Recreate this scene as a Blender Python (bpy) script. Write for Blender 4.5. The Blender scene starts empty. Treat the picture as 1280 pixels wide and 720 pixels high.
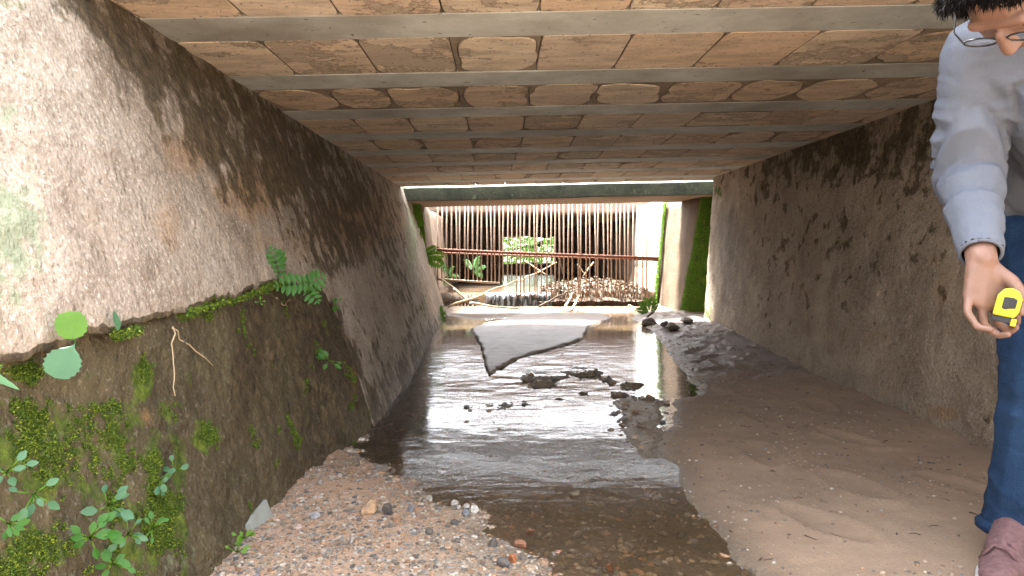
import bpy, bmesh, math, random
import numpy as np
from mathutils import Vector, Matrix, Quaternion
random.seed(7); rng = np.random.default_rng(7)
R = math.radians
S = bpy.context.scene
COL = S.collection

# ------------------------------------------------------------------ camera
FPX = 900.0
cd = bpy.data.cameras.new('camera'); cam = bpy.data.objects.new('camera', cd); COL.objects.link(cam)
cd.sensor_width = 36; cd.lens = 36*FPX/1280; cd.clip_start = 0.02; cd.clip_end = 400
PITCH = math.atan(45/FPX); YAW = math.atan(13/FPX)
cam.location = (0, 0, 0); cam.rotation_euler = (math.pi/2-PITCH, 0, -YAW)
S.camera = cam
RM = np.array(cam.rotation_euler.to_matrix())
# ------------------------------------------------------------------ world, sun, exposure
SUN_EL, SUN_AZ = R(62), R(317)      # azimuth clockwise from +Y: high, ahead and to the left
w = bpy.data.worlds.new('World'); S.world = w; w.use_nodes = True
nt = w.node_tree; nt.nodes.clear()
sky = nt.nodes.new('ShaderNodeTexSky'); sky.sky_type = 'NISHITA'; sky.sun_disc = False
sky.sun_elevation = SUN_EL; sky.sun_rotation = SUN_AZ; sky.air_density = 1.0; sky.dust_density = 3.0
hs = nt.nodes.new('ShaderNodeHueSaturation'); hs.inputs['Saturation'].default_value = 0.22; hs.inputs['Value'].default_value = 1.15
bg = nt.nodes.new('ShaderNodeBackground'); bg.inputs[1].default_value = 0.15
wo = nt.nodes.new('ShaderNodeOutputWorld')
nt.links.new(sky.outputs[0], hs.inputs['Color']); nt.links.new(hs.outputs[0], bg.inputs[0]); nt.links.new(bg.outputs[0], wo.inputs[0])
sl = bpy.data.lights.new('sun', 'SUN'); sun = bpy.data.objects.new('sun', sl); COL.objects.link(sun)
sl.energy = 5.0; sl.angle = R(12); sl.color = (1, .97, .92)
sd = Vector((math.sin(SUN_AZ)*math.cos(SUN_EL), math.cos(SUN_AZ)*math.cos(SUN_EL), math.sin(SUN_EL)))
sun.rotation_euler = (-sd).to_track_quat('-Z', 'Y').to_euler(); sun.location = sd*20
S.view_settings.view_transform = 'Standard'; S.view_settings.look = 'None'
S.view_settings.exposure = 3.35; S.view_settings.gamma = 1
S.render.engine = 'CYCLES'
S.cycles.max_bounces = 10; S.cycles.diffuse_bounces = 6; S.cycles.transparent_max_bounces = 12

# ------------------------------------------------------------------ helpers: rays, noise
def ray(px, py):
    d = RM @ np.array([(px-640)/FPX, (360-py)/FPX, -1.0]); return d
def proj(P):
    P = np.asarray(P); q = P @ RM            # = RM^T p
    z = np.minimum(q[..., 2], -1e-3)
    px = 640 + FPX*q[..., 0]/(-z); py = 360 - FPX*q[..., 1]/(-z)
    px = np.where(q[..., 2] > -0.15, -9999, px)
    return px, py
def at(px, py, y):
    d = ray(px, py); return Vector(d*(y/d[1]))
def hsh(i, j, k, s):
    n = (i*374761393 + j*668265263 + k*2147483647 + s*1274126177) & 0xffffffff
    n = (n ^ (n >> 13))*1274126177 & 0xffffffff
    return ((n ^ (n >> 16)) & 0xffff)/65535.0
def vnoise(P, sc, seed=0):
    Q = np.asarray(P, float)*sc; I = np.floor(Q).astype(np.int64); F = Q-I; F = F*F*(3-2*F)
    r = 0
    for a in (0, 1):
        for b in (0, 1):
            for c in (0, 1):
                wt = (F[..., 0] if a else 1-F[..., 0])*(F[..., 1] if b else 1-F[..., 1])*(F[..., 2] if c else 1-F[..., 2])
                r = r + wt*hsh(I[..., 0]+a, I[..., 1]+b, I[..., 2]+c, seed)
    return r*2-1
def fbm(P, sc, o=4, seed=0, g=.5):
    r = 0; a = 1; t = 0
    for k in range(o):
        r = r+a*vnoise(P, sc*2**k, seed+k*17); t += a; a *= g
    return r/t
def sdist(px, py, poly):
    poly = np.array(poly, float); n = len(poly); d = np.full(px.shape, 1e9); ins = np.zeros(px.shape, bool)
    for i in range(n):
        x0, y0 = poly[i]; x1, y1 = poly[(i+1) % n]; ex, ey = x1-x0, y1-y0
        t = np.clip(((px-x0)*ex+(py-y0)*ey)/(ex*ex+ey*ey+1e-12), 0, 1)
        d = np.minimum(d, np.hypot(px-x0-t*ex, py-y0-t*ey))
        c = ((y0 > py) != (y1 > py)) & (px < (x1-x0)*(py-y0)/((y1-y0) if y1 != y0 else 1e-9)+x0)
        ins ^= c
    return np.where(ins, d, -d)
def blob(px, py, L):
    r = np.zeros(px.shape)
    for cx, cy, rx, ry, a in L: r = np.maximum(r, a*np.exp(-((px-cx)/rx)**2-((py-cy)/ry)**2))
    return r
def sst(x, a, b):
    t = np.clip((x-a)/(b-a), 0, 1); return t*t*(3-2*t)

# ------------------------------------------------------------------ helpers: objects
def link(o, parent=None):
    COL.objects.link(o)
    if parent: o.parent = parent
    return o
def tag(o, label=None, cat=None, group=None, kind=None):
    if label: o['label'] = label
    if cat: o['category'] = cat
    if group: o['group'] = group
    if kind: o['kind'] = kind
    return o
def empty(name, loc=(0, 0, 0)):
    o = bpy.data.objects.new(name, None); o.location = loc; o.empty_display_size = .1; COL.objects.link(o)
    return o
def mk(name, V, F, mat, parent=None, smooth=True, attrs=None, loc=None):
    me = bpy.data.meshes.new(name)
    V = np.asarray(V, np.float32)
    if isinstance(F, np.ndarray):
        k = F.shape[1]
        me.vertices.add(len(V)); me.vertices.foreach_set('co', V.ravel())
        me.loops.add(F.size); me.loops.foreach_set('vertex_index', F.ravel().astype(np.int32))
        me.polygons.add(len(F)); me.polygons.foreach_set('loop_start', np.arange(0, F.size, k, dtype=np.int32))
        me.update(calc_edges=True)
    else:
        me.from_pydata([tuple(v) for v in V.tolist()], [], F); me.update()
    me.polygons.foreach_set('use_smooth', [bool(smooth)]*len(me.polygons))
    for k, a in (attrs or {}).items():
        a = np.asarray(a, np.float32)
        if a.ndim == 1: at_ = me.attributes.new(k, 'FLOAT', 'POINT'); at_.data.foreach_set('value', a)
        else:
            if a.shape[1] == 3: a = np.hstack([a, np.ones((len(a), 1), np.float32)])
            at_ = me.attributes.new(k, 'FLOAT_COLOR', 'POINT'); at_.data.foreach_set('color', a.ravel())
    me.materials.append(mat)
    o = bpy.data.objects.new(name, me)
    if loc is not None: o.location = loc
    return link(o, parent)
def grid_faces(nr, nc, flip=False):
    i = np.arange(nr-1)[:, None]*nc+np.arange(nc-1)[None]
    f = np.stack([i, i+1, i+nc+1, i+nc], -1).reshape(-1, 4)
    return f[:, ::-1].copy() if flip else f
def bm_obj(name, bm, mat, parent=None, smooth=False, bevel=0):
    bmesh.ops.recalc_face_normals(bm, faces=bm.faces)
    me = bpy.data.meshes.new(name); bm.to_mesh(me); bm.free()
    if smooth: me.polygons.foreach_set('use_smooth', [True]*len(me.polygons))
    me.materials.append(mat); o = bpy.data.objects.new(name, me); link(o, parent)
    if bevel:
        b = o.modifiers.new('bevel', 'BEVEL'); b.width = bevel; b.segments = 2
    return o
def hexa(pts, name, mat, parent=None, bevel=.01, cuts=0, rough=0, seed=0, attrs=None):
    """8 corners: bottom 4 (ccw), top 4; optionally subdivided and roughened."""
    bm = bmesh.new(); vs = [bm.verts.new(p) for p in pts]
    for f in ((3, 2, 1, 0), (4, 5, 6, 7), (0, 1, 5, 4), (1, 2, 6, 5), (2, 3, 7, 6), (3, 0, 4, 7)):
        bm.faces.new([vs[i] for i in f])
    if cuts: bmesh.ops.subdivide_edges(bm, edges=bm.edges, cuts=cuts, use_grid_fill=True)
    if rough:
        co = np.array([v.co for v in bm.verts]); n = np.stack([fbm(co, 6, 4, seed+s) for s in (0, 5, 9)], 1)
        for v, d in zip(bm.verts, n*rough): v.co += Vector(d)
    return bm_obj(name, bm, mat, parent, smooth=bool(cuts), bevel=0 if cuts else bevel)
def tube(pts, rad, n=7):
    V = []; F = []; P = [Vector(p) for p in pts]
    for i, p in enumerate(P):
        t = (P[min(i+1, len(P)-1)]-P[max(i-1, 0)]).normalized()
        a = t.orthogonal().normalized() if i == 0 else (a-t*a.dot(t)).normalized()
        b = t.cross(a); r = rad[i] if hasattr(rad, '__len__') else rad
        for k in range(n):
            an = 2*math.pi*k/n; V.append(p+(a*math.cos(an)+b*math.sin(an))*r)
    for i in range(len(P)-1):
        for k in range(n):
            F.append((i*n+k, i*n+(k+1) % n, (i+1)*n+(k+1) % n, (i+1)*n+k))
    F.append(tuple(range(n))[::-1]); F.append(tuple(range((len(P)-1)*n, len(P)*n)))
    return V, F

# ------------------------------------------------------------------ helpers: materials
class NT:
    def __init__(s, name, rough=.9, spec=.3):
        s.m = bpy.data.materials.new(name); s.m.use_nodes = True; s.t = s.m.node_tree
        s.b = s.t.nodes['Principled BSDF']; s.b.inputs['Roughness'].default_value = rough
        s.b.inputs['Specular IOR Level'].default_value = spec
        s.tc = s.n('ShaderNodeTexCoord').outputs['Object']
    def n(s, t): return s.t.nodes.new(t)
    def set(s, sock, v):
        if hasattr(v, 'is_output') or isinstance(v, bpy.types.NodeSocket): s.t.links.new(v, sock)
        elif isinstance(v, (tuple, list)) and len(v) == 3 and sock.type == 'RGBA': sock.default_value = (*v, 1)
        else: sock.default_value = v
    def map(s, scale=(1, 1, 1), rot=(0, 0, 0), src=None):
        m = s.n('ShaderNodeMapping'); m.inputs['Scale'].default_value = scale; m.inputs['Rotation'].default_value = rot
        s.set(m.inputs[0], src or s.tc); return m.outputs[0]
    def noise(s, sc, det=6, ro=.6, vec=None, dist=0, col=False):
        x = s.n('ShaderNodeTexNoise'); x.inputs['Scale'].default_value = sc; x.inputs['Detail'].default_value = det
        x.inputs['Roughness'].default_value = ro; x.inputs['Distortion'].default_value = dist; s.set(x.inputs['Vector'], vec or s.tc)
        return x.outputs[1 if col else 0]
    def vor(s, sc, vec=None, out='Distance', feat='F1', rnd=1):
        x = s.n('ShaderNodeTexVoronoi'); x.feature = feat; x.inputs['Scale'].default_value = sc
        x.inputs['Randomness'].default_value = rnd; s.set(x.inputs['Vector'], vec or s.tc); return x.outputs[out]
    def ramp(s, f, *stops, interp='LINEAR'):
        x = s.n('ShaderNodeValToRGB'); x.color_ramp.interpolation = interp; e = x.color_ramp.elements
        while len(e) < len(stops): e.new(.5)
        for k, (p, c) in enumerate(stops):
            e[k].position = p; e[k].color = (*c, 1) if isinstance(c, (tuple, list)) else (c, c, c, 1)
        s.set(x.inputs[0], f); return x.outputs[0]
    def mix(s, f, a, b, mode='MIX'):
        x = s.n('ShaderNodeMix'); x.data_type = 'RGBA'; x.blend_type = mode
        s.set(x.inputs[0], f); s.set(x.inputs[6], a); s.set(x.inputs[7], b); return x.outputs[2]
    def math(s, op, a, b=0.0, c=None, clamp=False):
        x = s.n('ShaderNodeMath'); x.operation = op; x.use_clamp = clamp; s.set(x.inputs[0], a); s.set(x.inputs[1], b)
        if c is not None: s.set(x.inputs[2], c)
        return x.outputs[0]
    def attr(s, n, out='Fac'):
        x = s.n('ShaderNodeAttribute'); x.attribute_name = n; return x.outputs[out]
    def rand(s): return s.n('ShaderNodeObjectInfo').outputs['Random']
    def geo(s, o): return s.n('ShaderNodeNewGeometry').outputs[o]
    def bump(s, h, dist=.01, st=1.0, prev=None):
        x = s.n('ShaderNodeBump'); x.inputs['Distance'].default_value = dist; s.set(x.inputs['Strength'], st); s.set(x.inputs['Height'], h)
        if prev: s.set(x.inputs['Normal'], prev)
        return x.outputs[0]
    def out(s, col, nrm=None, rough=None):
        s.set(s.b.inputs['Base Color'], col)
        if nrm: s.set(s.b.inputs['Normal'], nrm)
        if rough is not None: s.set(s.b.inputs['Roughness'], rough)
        return s.m
    def mask(s, a, sc, amt=.5, det=5, lo=.4, hi=.6, vec=None):
        """attribute broken up by noise, with a soft threshold"""
        nz = s.noise(sc, det, .65, vec)
        v = s.math('ADD', s.attr(a), s.math('MULTIPLY', s.math('SUBTRACT', nz, .5), amt*2))
        return s.ramp(v, (lo, 0), (hi, 1))

def wall_material(name, base_a, base_b, agg=.5, blot=(.15, .11, .075)):
    m = NT(name, .92, .2)
    big = m.noise(3, 5, .6); fine = m.noise(60, 6, .7); sp = m.vor(150); sp2 = m.vor(55)
    c = m.mix(m.ramp(big, (.3, 0), (.7, 1)), base_a, base_b)
    c = m.mix(m.ramp(fine, (.28, .6), (.5, 0)), c, (.12, .09, .065))
    c = m.mix(m.ramp(m.noise(4.5, 9, .78), (.36, .65), (.52, 0)), c, blot)
    c = m.mix(m.ramp(m.noise(2.3, 8, .75, m.map(src=m.noise(1.5, 2, col=True))), (.5, 0), (.62, .45)), c, tuple(min(.7, q*1.25) for q in base_a))
    c = m.mix(m.math('MULTIPLY', m.ramp(m.noise(120, 2, .7), (.56, 0), (.68, 1)), agg), c, (.66, .61, .54))        # pale grains
    c = m.mix(m.math('MULTIPLY', m.ramp(m.noise(75, 3, .7), (.60, 0), (.70, 1)), agg*1.2, clamp=True), c, (.09, .07, .05))
    drip = m.map((1, 6, 2.4))
    c = m.mix(m.math('MULTIPLY', m.mask('orange', 9, .6, lo=.35, hi=.8), .75), c, m.mix(m.noise(8, 4), (.36, .19, .075), (.26, .17, .085)))
    c = m.mix(m.mask('grey', 6, .5, lo=.4, hi=.9), c, (.20, .18, .155))
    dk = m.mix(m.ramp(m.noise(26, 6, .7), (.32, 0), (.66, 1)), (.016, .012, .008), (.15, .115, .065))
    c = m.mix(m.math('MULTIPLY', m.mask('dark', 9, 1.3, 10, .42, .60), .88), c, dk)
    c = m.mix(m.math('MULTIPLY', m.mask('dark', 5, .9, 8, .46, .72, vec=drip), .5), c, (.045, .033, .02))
    c = m.mix(m.math('MULTIPLY', m.mask('lichen', 22, .8, 5, .5, .75), .7), c, m.mix(m.noise(40), (.12, .18, .10), (.33, .40, .27)))
    ms = m.mask('moss', 16, .8, 8, .42, .62)
    c = m.mix(m.math('MULTIPLY', ms, .95), c, m.mix(m.ramp(m.noise(34, 5, .7), (.35, 0), (.65, 1)), (.022, .045, .010), (.11, .15, .02)))
    h = m.math('ADD', m.math('MULTIPLY', fine, .5), m.math('MULTIPLY', m.noise(170, 3, .6), .35))
    h = m.math('ADD', h, m.math('MULTIPLY', m.ramp(sp2, (0, 1), (.5, 0)), .35))
    nb = m.bump(m.noise(14, 5, .65), .03, .6)
    nb = m.bump(h, .008, .9, nb)
    return m.out(c, nb, m.math('SUBTRACT', .93, m.math('MULTIPLY', m.attr('wet'), .5)))
M = {}
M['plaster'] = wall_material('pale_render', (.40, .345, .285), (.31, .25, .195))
M['plaster_r'] = wall_material('brown_render', (.42, .345, .265), (.30, .24, .18), .4)
M['footing'] = wall_material('old_footing', (.095, .078, .042), (.06, .048, .026), .12, (.03, .024, .014))
def simple(name, a, b, sc=8, rough=.85, bd=.005, bsc=40, spec=.3, st=.6):
    m = NT(name, rough, spec); c = m.mix(m.ramp(m.noise(sc, 6, .65), (.3, 0), (.7, 1)), a, b)
    return m.out(c, m.bump(m.noise(bsc, 5, .65), bd, st))
M['concrete'] = simple('grey_concrete', (.27, .25, .22), (.15, .13, .105), 9, .9, .01, 50)
M['brown_conc'] = simple('stained_concrete', (.27, .20, .14), (.13, .09, .06), 5, .9, .02, 25)
M['white_conc'] = simple('skylit_concrete', (.66, .64, .58), (.45, .42, .36), 5, .9, .01, 40)  # lit concrete side wall, skylight put into a whitish colour
M['dark_earth'] = simple('dark_earth', (.28, .20, .16), (.16, .11, .085), 6, .95, .03, 20)
M['bark'] = simple('dry_stick', (.52, .42, .28), (.30, .22, .13), 20, .8, .003, 90)
M['dkbark'] = simple('wet_stick', (.10, .07, .045), (.05, .035, .022), 20, .6, .003, 90)
M['rust'] = simple('rusty_iron', (.20, .075, .04), (.10, .04, .025), 30, .75, .002, 150)
M['bar'] = simple('weathered_steel_bar', (.42, .32, .24), (.24, .15, .10), 25, .7, .002, 150)
M['grass'] = simple('grassy_soil', (.06, .085, .025), (.10, .08, .045), 2, .95, .05, 8)
# rib: smooth cement
m = NT('precast_rib', .75, .3)
sm_ = m.ramp(m.noise(7, 7, .7), (.38, 0), (.62, 1))
c = m.mix(sm_, (.58, .60, .57), (.44, .445, .41))
c = m.mix(m.math('MULTIPLY', m.ramp(m.noise(1.3, 4, .6), (.46, 0), (.66, 1)), .55), c, (.17, .145, .11))
c = m.mix(m.ramp(m.noise(45, 3, .5), (.68, 0), (.72, .8)), c, (.08, .065, .05))
M['rib'] = m.out(c, m.bump(m.noise(120, 4, .6), .002, .5))
# mortar between tiles
m = NT('smeared_mortar', .9, .2)
c = m.mix(m.ramp(m.noise(5, 6, .65), (.35, 0), (.65, 1)), (.36, .28, .205), (.24, .185, .135))
c = m.mix(m.math('MULTIPLY', m.ramp(m.noise(2.6, 6, .7), (.45, 0), (.65, 1)), .7), c, (.10, .08, .06))
M['mortar'] = m.out(c, m.bump(m.noise(50, 5, .7), .006, .7))
# tile
m = NT('fired_clay_tile', .85, .25)
rd = m.rand()
c = m.ramp(rd, (0, (.76, .60, .44)), (.3, (.73, .55, .39)), (.55, (.79, .69, .54)), (.8, (.75, .62, .49)), (1, (.69, .49, .35)))
off = m.n('ShaderNodeVectorMath'); off.operation = 'ADD'; m.set(off.inputs[0], m.geo('Position')); cmb = m.n('ShaderNodeCombineXYZ')
m.set(cmb.inputs[0], m.math('MULTIPLY', rd, 31)); m.set(cmb.inputs[1], m.math('MULTIPLY', rd, 17)); m.set(off.inputs[1], cmb.outputs[0]); pv = off.outputs[0]
c = m.mix(m.ramp(m.noise(9, 6, .7, m.map((.5, 1.6, 1), src=pv)), (.42, 0), (.72, .7)), c, (.27, .20, .14))
sm2 = m.math('SUBTRACT', m.noise(4, 7, .75, pv), m.math('MULTIPLY', m.math('SUBTRACT', m.math('FRACT', m.math('MULTIPLY', rd, 7.3)), .25), .17))
c = m.mix(m.ramp(sm2, (.50, 0), (.53, .8)), c, m.mix(m.noise(11, 5, .7, pv), (.52, .44, .35), (.36, .29, .22)))
c = m.mix(m.ramp(sm2, (.485, 0), (.502, .7), (.512, .7), (.53, 0)), c, (.16, .115, .08))
c = m.mix(m.ramp(m.noise(14, 8, .8, pv), (.57, 0), (.68, .7)), c, (.20, .15, .10))
c = m.mix(m.ramp(m.noise(70, 2, .6, pv), (.66, 0), (.70, .9)), c, (.09, .065, .045))
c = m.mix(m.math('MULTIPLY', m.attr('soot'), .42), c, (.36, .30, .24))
fl = m.n('ShaderNodeTexWave'); fl.bands_direction = 'Y'; fl.inputs['Scale'].default_value = 33; fl.inputs['Distortion'].default_value = .15
m.set(fl.inputs['Vector'], m.geo('Position'))
M['tile'] = m.out(c, m.bump(m.noise(60, 5, .7, pv), .005, .7, m.bump(fl.outputs[1], .0022, .6)))

# ------------------------------------------------------------------ key shapes of the culvert
def zc(x): return .600+.0225*x                      # underside of the slab (slightly out of level)
def XL(z): return -.903+.31*(.58-z)                 # face of the left wall (leans)
def bR(y): return .17+(.05-.17)*np.clip((y-1.5)/4.5, 0, 1)
def XR(y, z): return 1.816-bR(y)*(.64-z)            # face of the right wall
def zw(y): return -.695+.08*sst(np.asarray(y, float), 3.6, 6.2)     # water level
def hit_left(px, py, off=0):
    d = ray(px, py); # d.x t = -.903+off+.31*(.58-d.z t)
    t = (-.903+off+.31*.58)/(d[0]+.31*d[2]); return d*t
def hit_right(px, py):
    d = ray(px, py); y = 3.0
    for _ in range(30):
        b = float(bR(y)); t = (1.816-b*.64)/(d[0]-b*d[2]); y = d[1]*t
    return d*t
def hit_floor(px, py, dz=0):
    d = ray(px, py); z = -.67
    for _ in range(30): y = d[1]*z/d[2]; z = float(zw(y))+dz
    return d*(z/d[2])

def columns(segs):
    r = []
    for a, b, s in segs: r += list(np.arange(a, b-1e-6, s))
    return np.array(r+[segs[-1][1]])

# ---------------- left wall
EDGE = [(-60, 474), (0, 456), (60, 441), (100, 430), (142, 414), (146, 419), (175, 408), (210, 396), (232, 390), (262, 381), (300, 371), (330, 360), (348, 352), (372, 358), (398, 362), (412, 376), (420, 392), (430, 430), (443, 472), (455, 512), (463, 534)]
ep = np.array([hit_left(*e) for e in EDGE])
ey, ez = ep[:, 1].copy(), ep[:, 2].copy()
for i in range(1, len(ey)): ey[i] = max(ey[i], ey[i-1]+.004)
def zb_left(y): return np.interp(y, np.r_[-3, ey], np.r_[ez[0]-.1, ez])
lw = empty('culvert_wall', (-1.0, 3.0, -.7)); tag(lw, 'pale rough left wall of the culvert, black mould and painted shade along its top, mossy footing below', 'wall')
def child_world(o): # meshes are in world coordinates; cancel the parent's offset
    o.matrix_parent_inverse = Matrix.Translation(-Vector(o.parent.location)); return o
cy = columns([(-3, .7, .05), (.7, 3.6, .008), (3.6, 7.0, .02)])
nr = 130
t = np.linspace(0, 1, nr)[:, None]
noise_edge = .010*fbm(np.stack([cy*0, cy, cy*0], 1), 25, 4, 3)
zlo = zb_left(cy)+noise_edge; zlo = np.where(cy > ey[-1], -.74, zlo)
ztop = np.where(cy < 1.6, .545+.03*fbm(np.stack([cy, cy*0, cy*0], 1), 3, 3, 5), zc(-.9)+.01)
ztop = np.where(cy > 6.5, .62, ztop)
Z = zlo[None]*(1-t)+ztop[None]*t; Y = np.repeat(cy[None], nr, 0)
P = np.stack([XL(Z), Y, Z], -1)
P[..., 0] += .012*(1-.8*sst(Y, 3.5, 5.5))*fbm(P, 2.2, 3, 11)+.006*fbm(P, 14, 4, 12)
edgef = np.exp(-(Z-zlo[None])/.02); P[..., 0] -= np.where(cy > 2.5, .03, .012)[None]*np.where(cy < ey[-1]+.05, 1, 0)[None]*edgef
# underside row and top row
under = P[0].copy(); under[:, 0] -= np.where(cy > 2.5, .022, .10); under[:, 2] += .004
top = P[-1].copy(); top[:, 0] -= .35; top[:, 2] += .02
P = np.concatenate([under[None], P, top[None]], 0)
px, py = proj(P)
at_ = {}
dsd = sdist(px, py, [(40, -80), (62, 0), (100, 40), (150, 118), (205, 165), (245, 225), (300, 262), (345, 300), (420, 330), (470, 338), (515, 395), (530, 395), (503, 228), (300, 60), (140, -10), (60, -150)])  # dark band under the slab: mould, with the shade there painted in
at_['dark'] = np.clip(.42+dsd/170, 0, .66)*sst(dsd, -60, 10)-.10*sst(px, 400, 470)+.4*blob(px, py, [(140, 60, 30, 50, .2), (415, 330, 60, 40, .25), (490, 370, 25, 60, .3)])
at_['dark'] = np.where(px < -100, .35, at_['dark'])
at_['orange'] = blob(px, py, [(320, 235, 70, 55, .9), (440, 280, 80, 50, .95), (240, 190, 60, 50, .7), (215, 270, 40, 60, .5), (120, 250, 50, 60, .42), (380, 300, 60, 40, .6), (540, 370, 20, 60, .5), (330, 300, 40, 25, .55)])
at_['lichen'] = blob(px, py, [(10, 300, 60, 110, .72), (20, 150, 45, 60, .45), (60, 380, 60, 25, .35), (515, 300, 10, 80, .7)])+.1
at_['lichen'] = np.where(px < -100, .5, at_['lichen'])
at_['moss'] = blob(px, py, [(30, 5, 40, 18, .42), (290, 375, 50, 10, .62), (340, 358, 30, 10, .6), (200, 400, 50, 5, .45), (552, 395, 6, 15, .7), (530, 380, 8, 40, .45)])
at_['grey'] = blob(px, py, [(480, 460, 40, 90, .62), (450, 390, 40, 60, .5), (520, 400, 20, 50, .5)])
at_['wet'] = np.clip((-.45-P[..., 2])/.3, 0, 1)
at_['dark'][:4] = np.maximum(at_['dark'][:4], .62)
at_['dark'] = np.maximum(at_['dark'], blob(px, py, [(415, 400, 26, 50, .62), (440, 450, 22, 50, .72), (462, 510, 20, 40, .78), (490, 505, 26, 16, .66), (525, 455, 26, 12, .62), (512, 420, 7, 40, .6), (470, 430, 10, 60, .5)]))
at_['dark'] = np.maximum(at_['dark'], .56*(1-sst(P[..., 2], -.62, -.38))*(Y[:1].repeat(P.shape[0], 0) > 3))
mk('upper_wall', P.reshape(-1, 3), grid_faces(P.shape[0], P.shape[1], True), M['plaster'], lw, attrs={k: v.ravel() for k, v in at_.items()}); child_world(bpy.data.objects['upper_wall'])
# footing, recessed behind the broken render
cy2 = columns([(-3, .7, .04), (.7, 3.55, .008)])
nr2 = 110; zt2 = np.minimum(zb_left(cy2)+.03, .0)
t = np.linspace(0, 1, nr2)[:, None]
Z = -.78*(1-t)+zt2[None]*t; Y = np.repeat(cy2[None], nr2, 0)
rec = (.028+.045*sst(-Z, -.1, .5))*(1-.88*sst(Y, 2.1, 2.8))
P = np.stack([XL(Z)-rec, Y, Z], -1)
P[..., 0] += .016*fbm(P*np.array([1, 1, .7]), 5, 4, 31)+.011*fbm(P, 26, 4, 32, .6)+.003*fbm(P, 90, 2, 35)
px, py = proj(P)
mossL = [(32, 466, 26, 14, 1), (178, 478, 16, 32, 1.0), (252, 543, 26, 24, .9), (222, 585, 14, 40, .7), (20, 560, 60, 50, .66), (120, 560, 30, 60, .45), (190, 560, 26, 70, .62), (60, 680, 90, 40, .72),
         (150, 690, 60, 30, .62), (215, 640, 30, 40, .6), (240, 395, 30, 8, .7), (300, 690, 20, 16, .6), (60, 600, 60, 24, .6), (150, 640, 40, 40, .6), (130, 470, 60, 10, .35), (240, 460, 14, 40, .45)]
at2 = dict(dark=np.clip(blob(px, py, [(315, 440, 30, 90, .7), (300, 520, 20, 80, .6), (410, 430, 60, 80, .72), (150, 395, 90, 10, .5), (380, 560, 70, 60, .55), (452, 480, 14, 50, .6)])+.12, 0, 1),
           moss=np.where(px < -100, .5, np.maximum(blob(px, py, mossL), np.where((py > 500) & (px < 235), .42, .12))), orange=blob(px, py, [(445, 470, 12, 50, .7), (180, 520, 20, 20, .5), (30, 520, 60, 20, .35)]),
           lichen=blob(px, py, [(140, 470, 60, 40, .35), (220, 700, 40, 30, .5)]), grey=blob(px, py, [(90, 520, 70, 40, .4)]), wet=np.clip((-.3-Z)/.4, 0, .8))
o = mk('footing', P.reshape(-1, 3), grid_faces(nr2, len(cy2), True), M['footing'], lw, attrs={k: v.ravel() for k, v in at2.items()}); child_world(o)
FOOT = P.copy(); FPXY = (px, py); FMOSS = at2['moss']

# ---------------- right wall
UC = [(886, 415), (915, 432), (960, 455), (990, 468), (1030, 488), (1070, 505), (1110, 516), (1140, 528), (1165, 556), (1200, 572), (1240, 588), (1290, 600), (1400, 640)]
up = np.array([hit_right(*u) for u in UC]); o_ = np.argsort(up[:, 1])
rw = empty('culvert_wall', (1.9, 3.0, -.7)); tag(rw, 'brown mottled right wall of the culvert, undercut at its base behind the person', 'wall')
cy = columns([(-3, 1.2, .05), (1.2, 4.2, .012), (4.2, 6.2, .02)]); nr = 100; t = np.linspace(0, 1, nr)[:, None]
zlo = np.interp(cy, up[o_, 1], up[o_, 2])+.022+.018*fbm(np.stack([cy*0, cy, cy*0], 1), 9, 4, 43)
ztop = np.where(cy < 1.6, .56, zc(1.8)+.01)
Z = zlo[None]*(1-t)+ztop[None]*t; Y = np.repeat(cy[None], nr, 0)
P = np.stack([XR(Y, Z), Y, Z], -1)
P[..., 0] += .012*fbm(P, 2.5, 3, 41)+.010*fbm(P, 11, 4, 42)
under = P[0].copy(); under[:, 0] += .16; under[:, 2] += .03
under[:, 0] += .08; low = under.copy(); low[:, 2] = -.8
top = P[-1].copy(); top[:, 0] += .35; top[:, 2] += .02
P = np.concatenate([low[None], under[None], P, top[None]], 0)
endc = P[:, -1:, :].copy(); endc[..., 0] += .8; P = np.concatenate([P, endc], 1)
px, py = proj(P)
a3 = dict(dark=np.clip(.16+.22*sst(P[..., 2], .2, .6)+blob(px, py, [(1050, 190, 120, 50, .3), (960, 250, 20, 40, .2), (1060, 300, 160, 60, .2), (1130, 200, 60, 80, .28)]) - blob(px, py, [(915, 300, 26, 90, .28), (1000, 470, 160, 30, .15)]), 0, 1),  # daylight on the far end painted in as a paler patch
          orange=blob(px, py, [(1000, 330, 60, 90, .45), (1180, 360, 60, 90, .45), (1090, 420, 90, 30, .4), (1180, 515, 26, 14, .8)]),
          lichen=blob(px, py, [(1120, 520, 70, 28, .5)]), moss=blob(px, py, [(897, 240, 10, 14, .6), (885, 400, 12, 30, .6), (1130, 540, 60, 18, .5), (960, 455, 40, 8, .4)]),
          grey=blob(px, py, [(912, 310, 34, 110, .85), (1050, 475, 80, 22, .6), (1120, 510, 60, 22, .6), (1050, 260, 150, 60, .3)]), wet=np.clip((-.5-P[..., 2])/.3, 0, 1))
o = mk('wall_face', P.reshape(-1, 3), grid_faces(P.shape[0], P.shape[1]), M['plaster_r'], rw, attrs={k: v.ravel() for k, v in a3.items()}); child_world(o)

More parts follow.
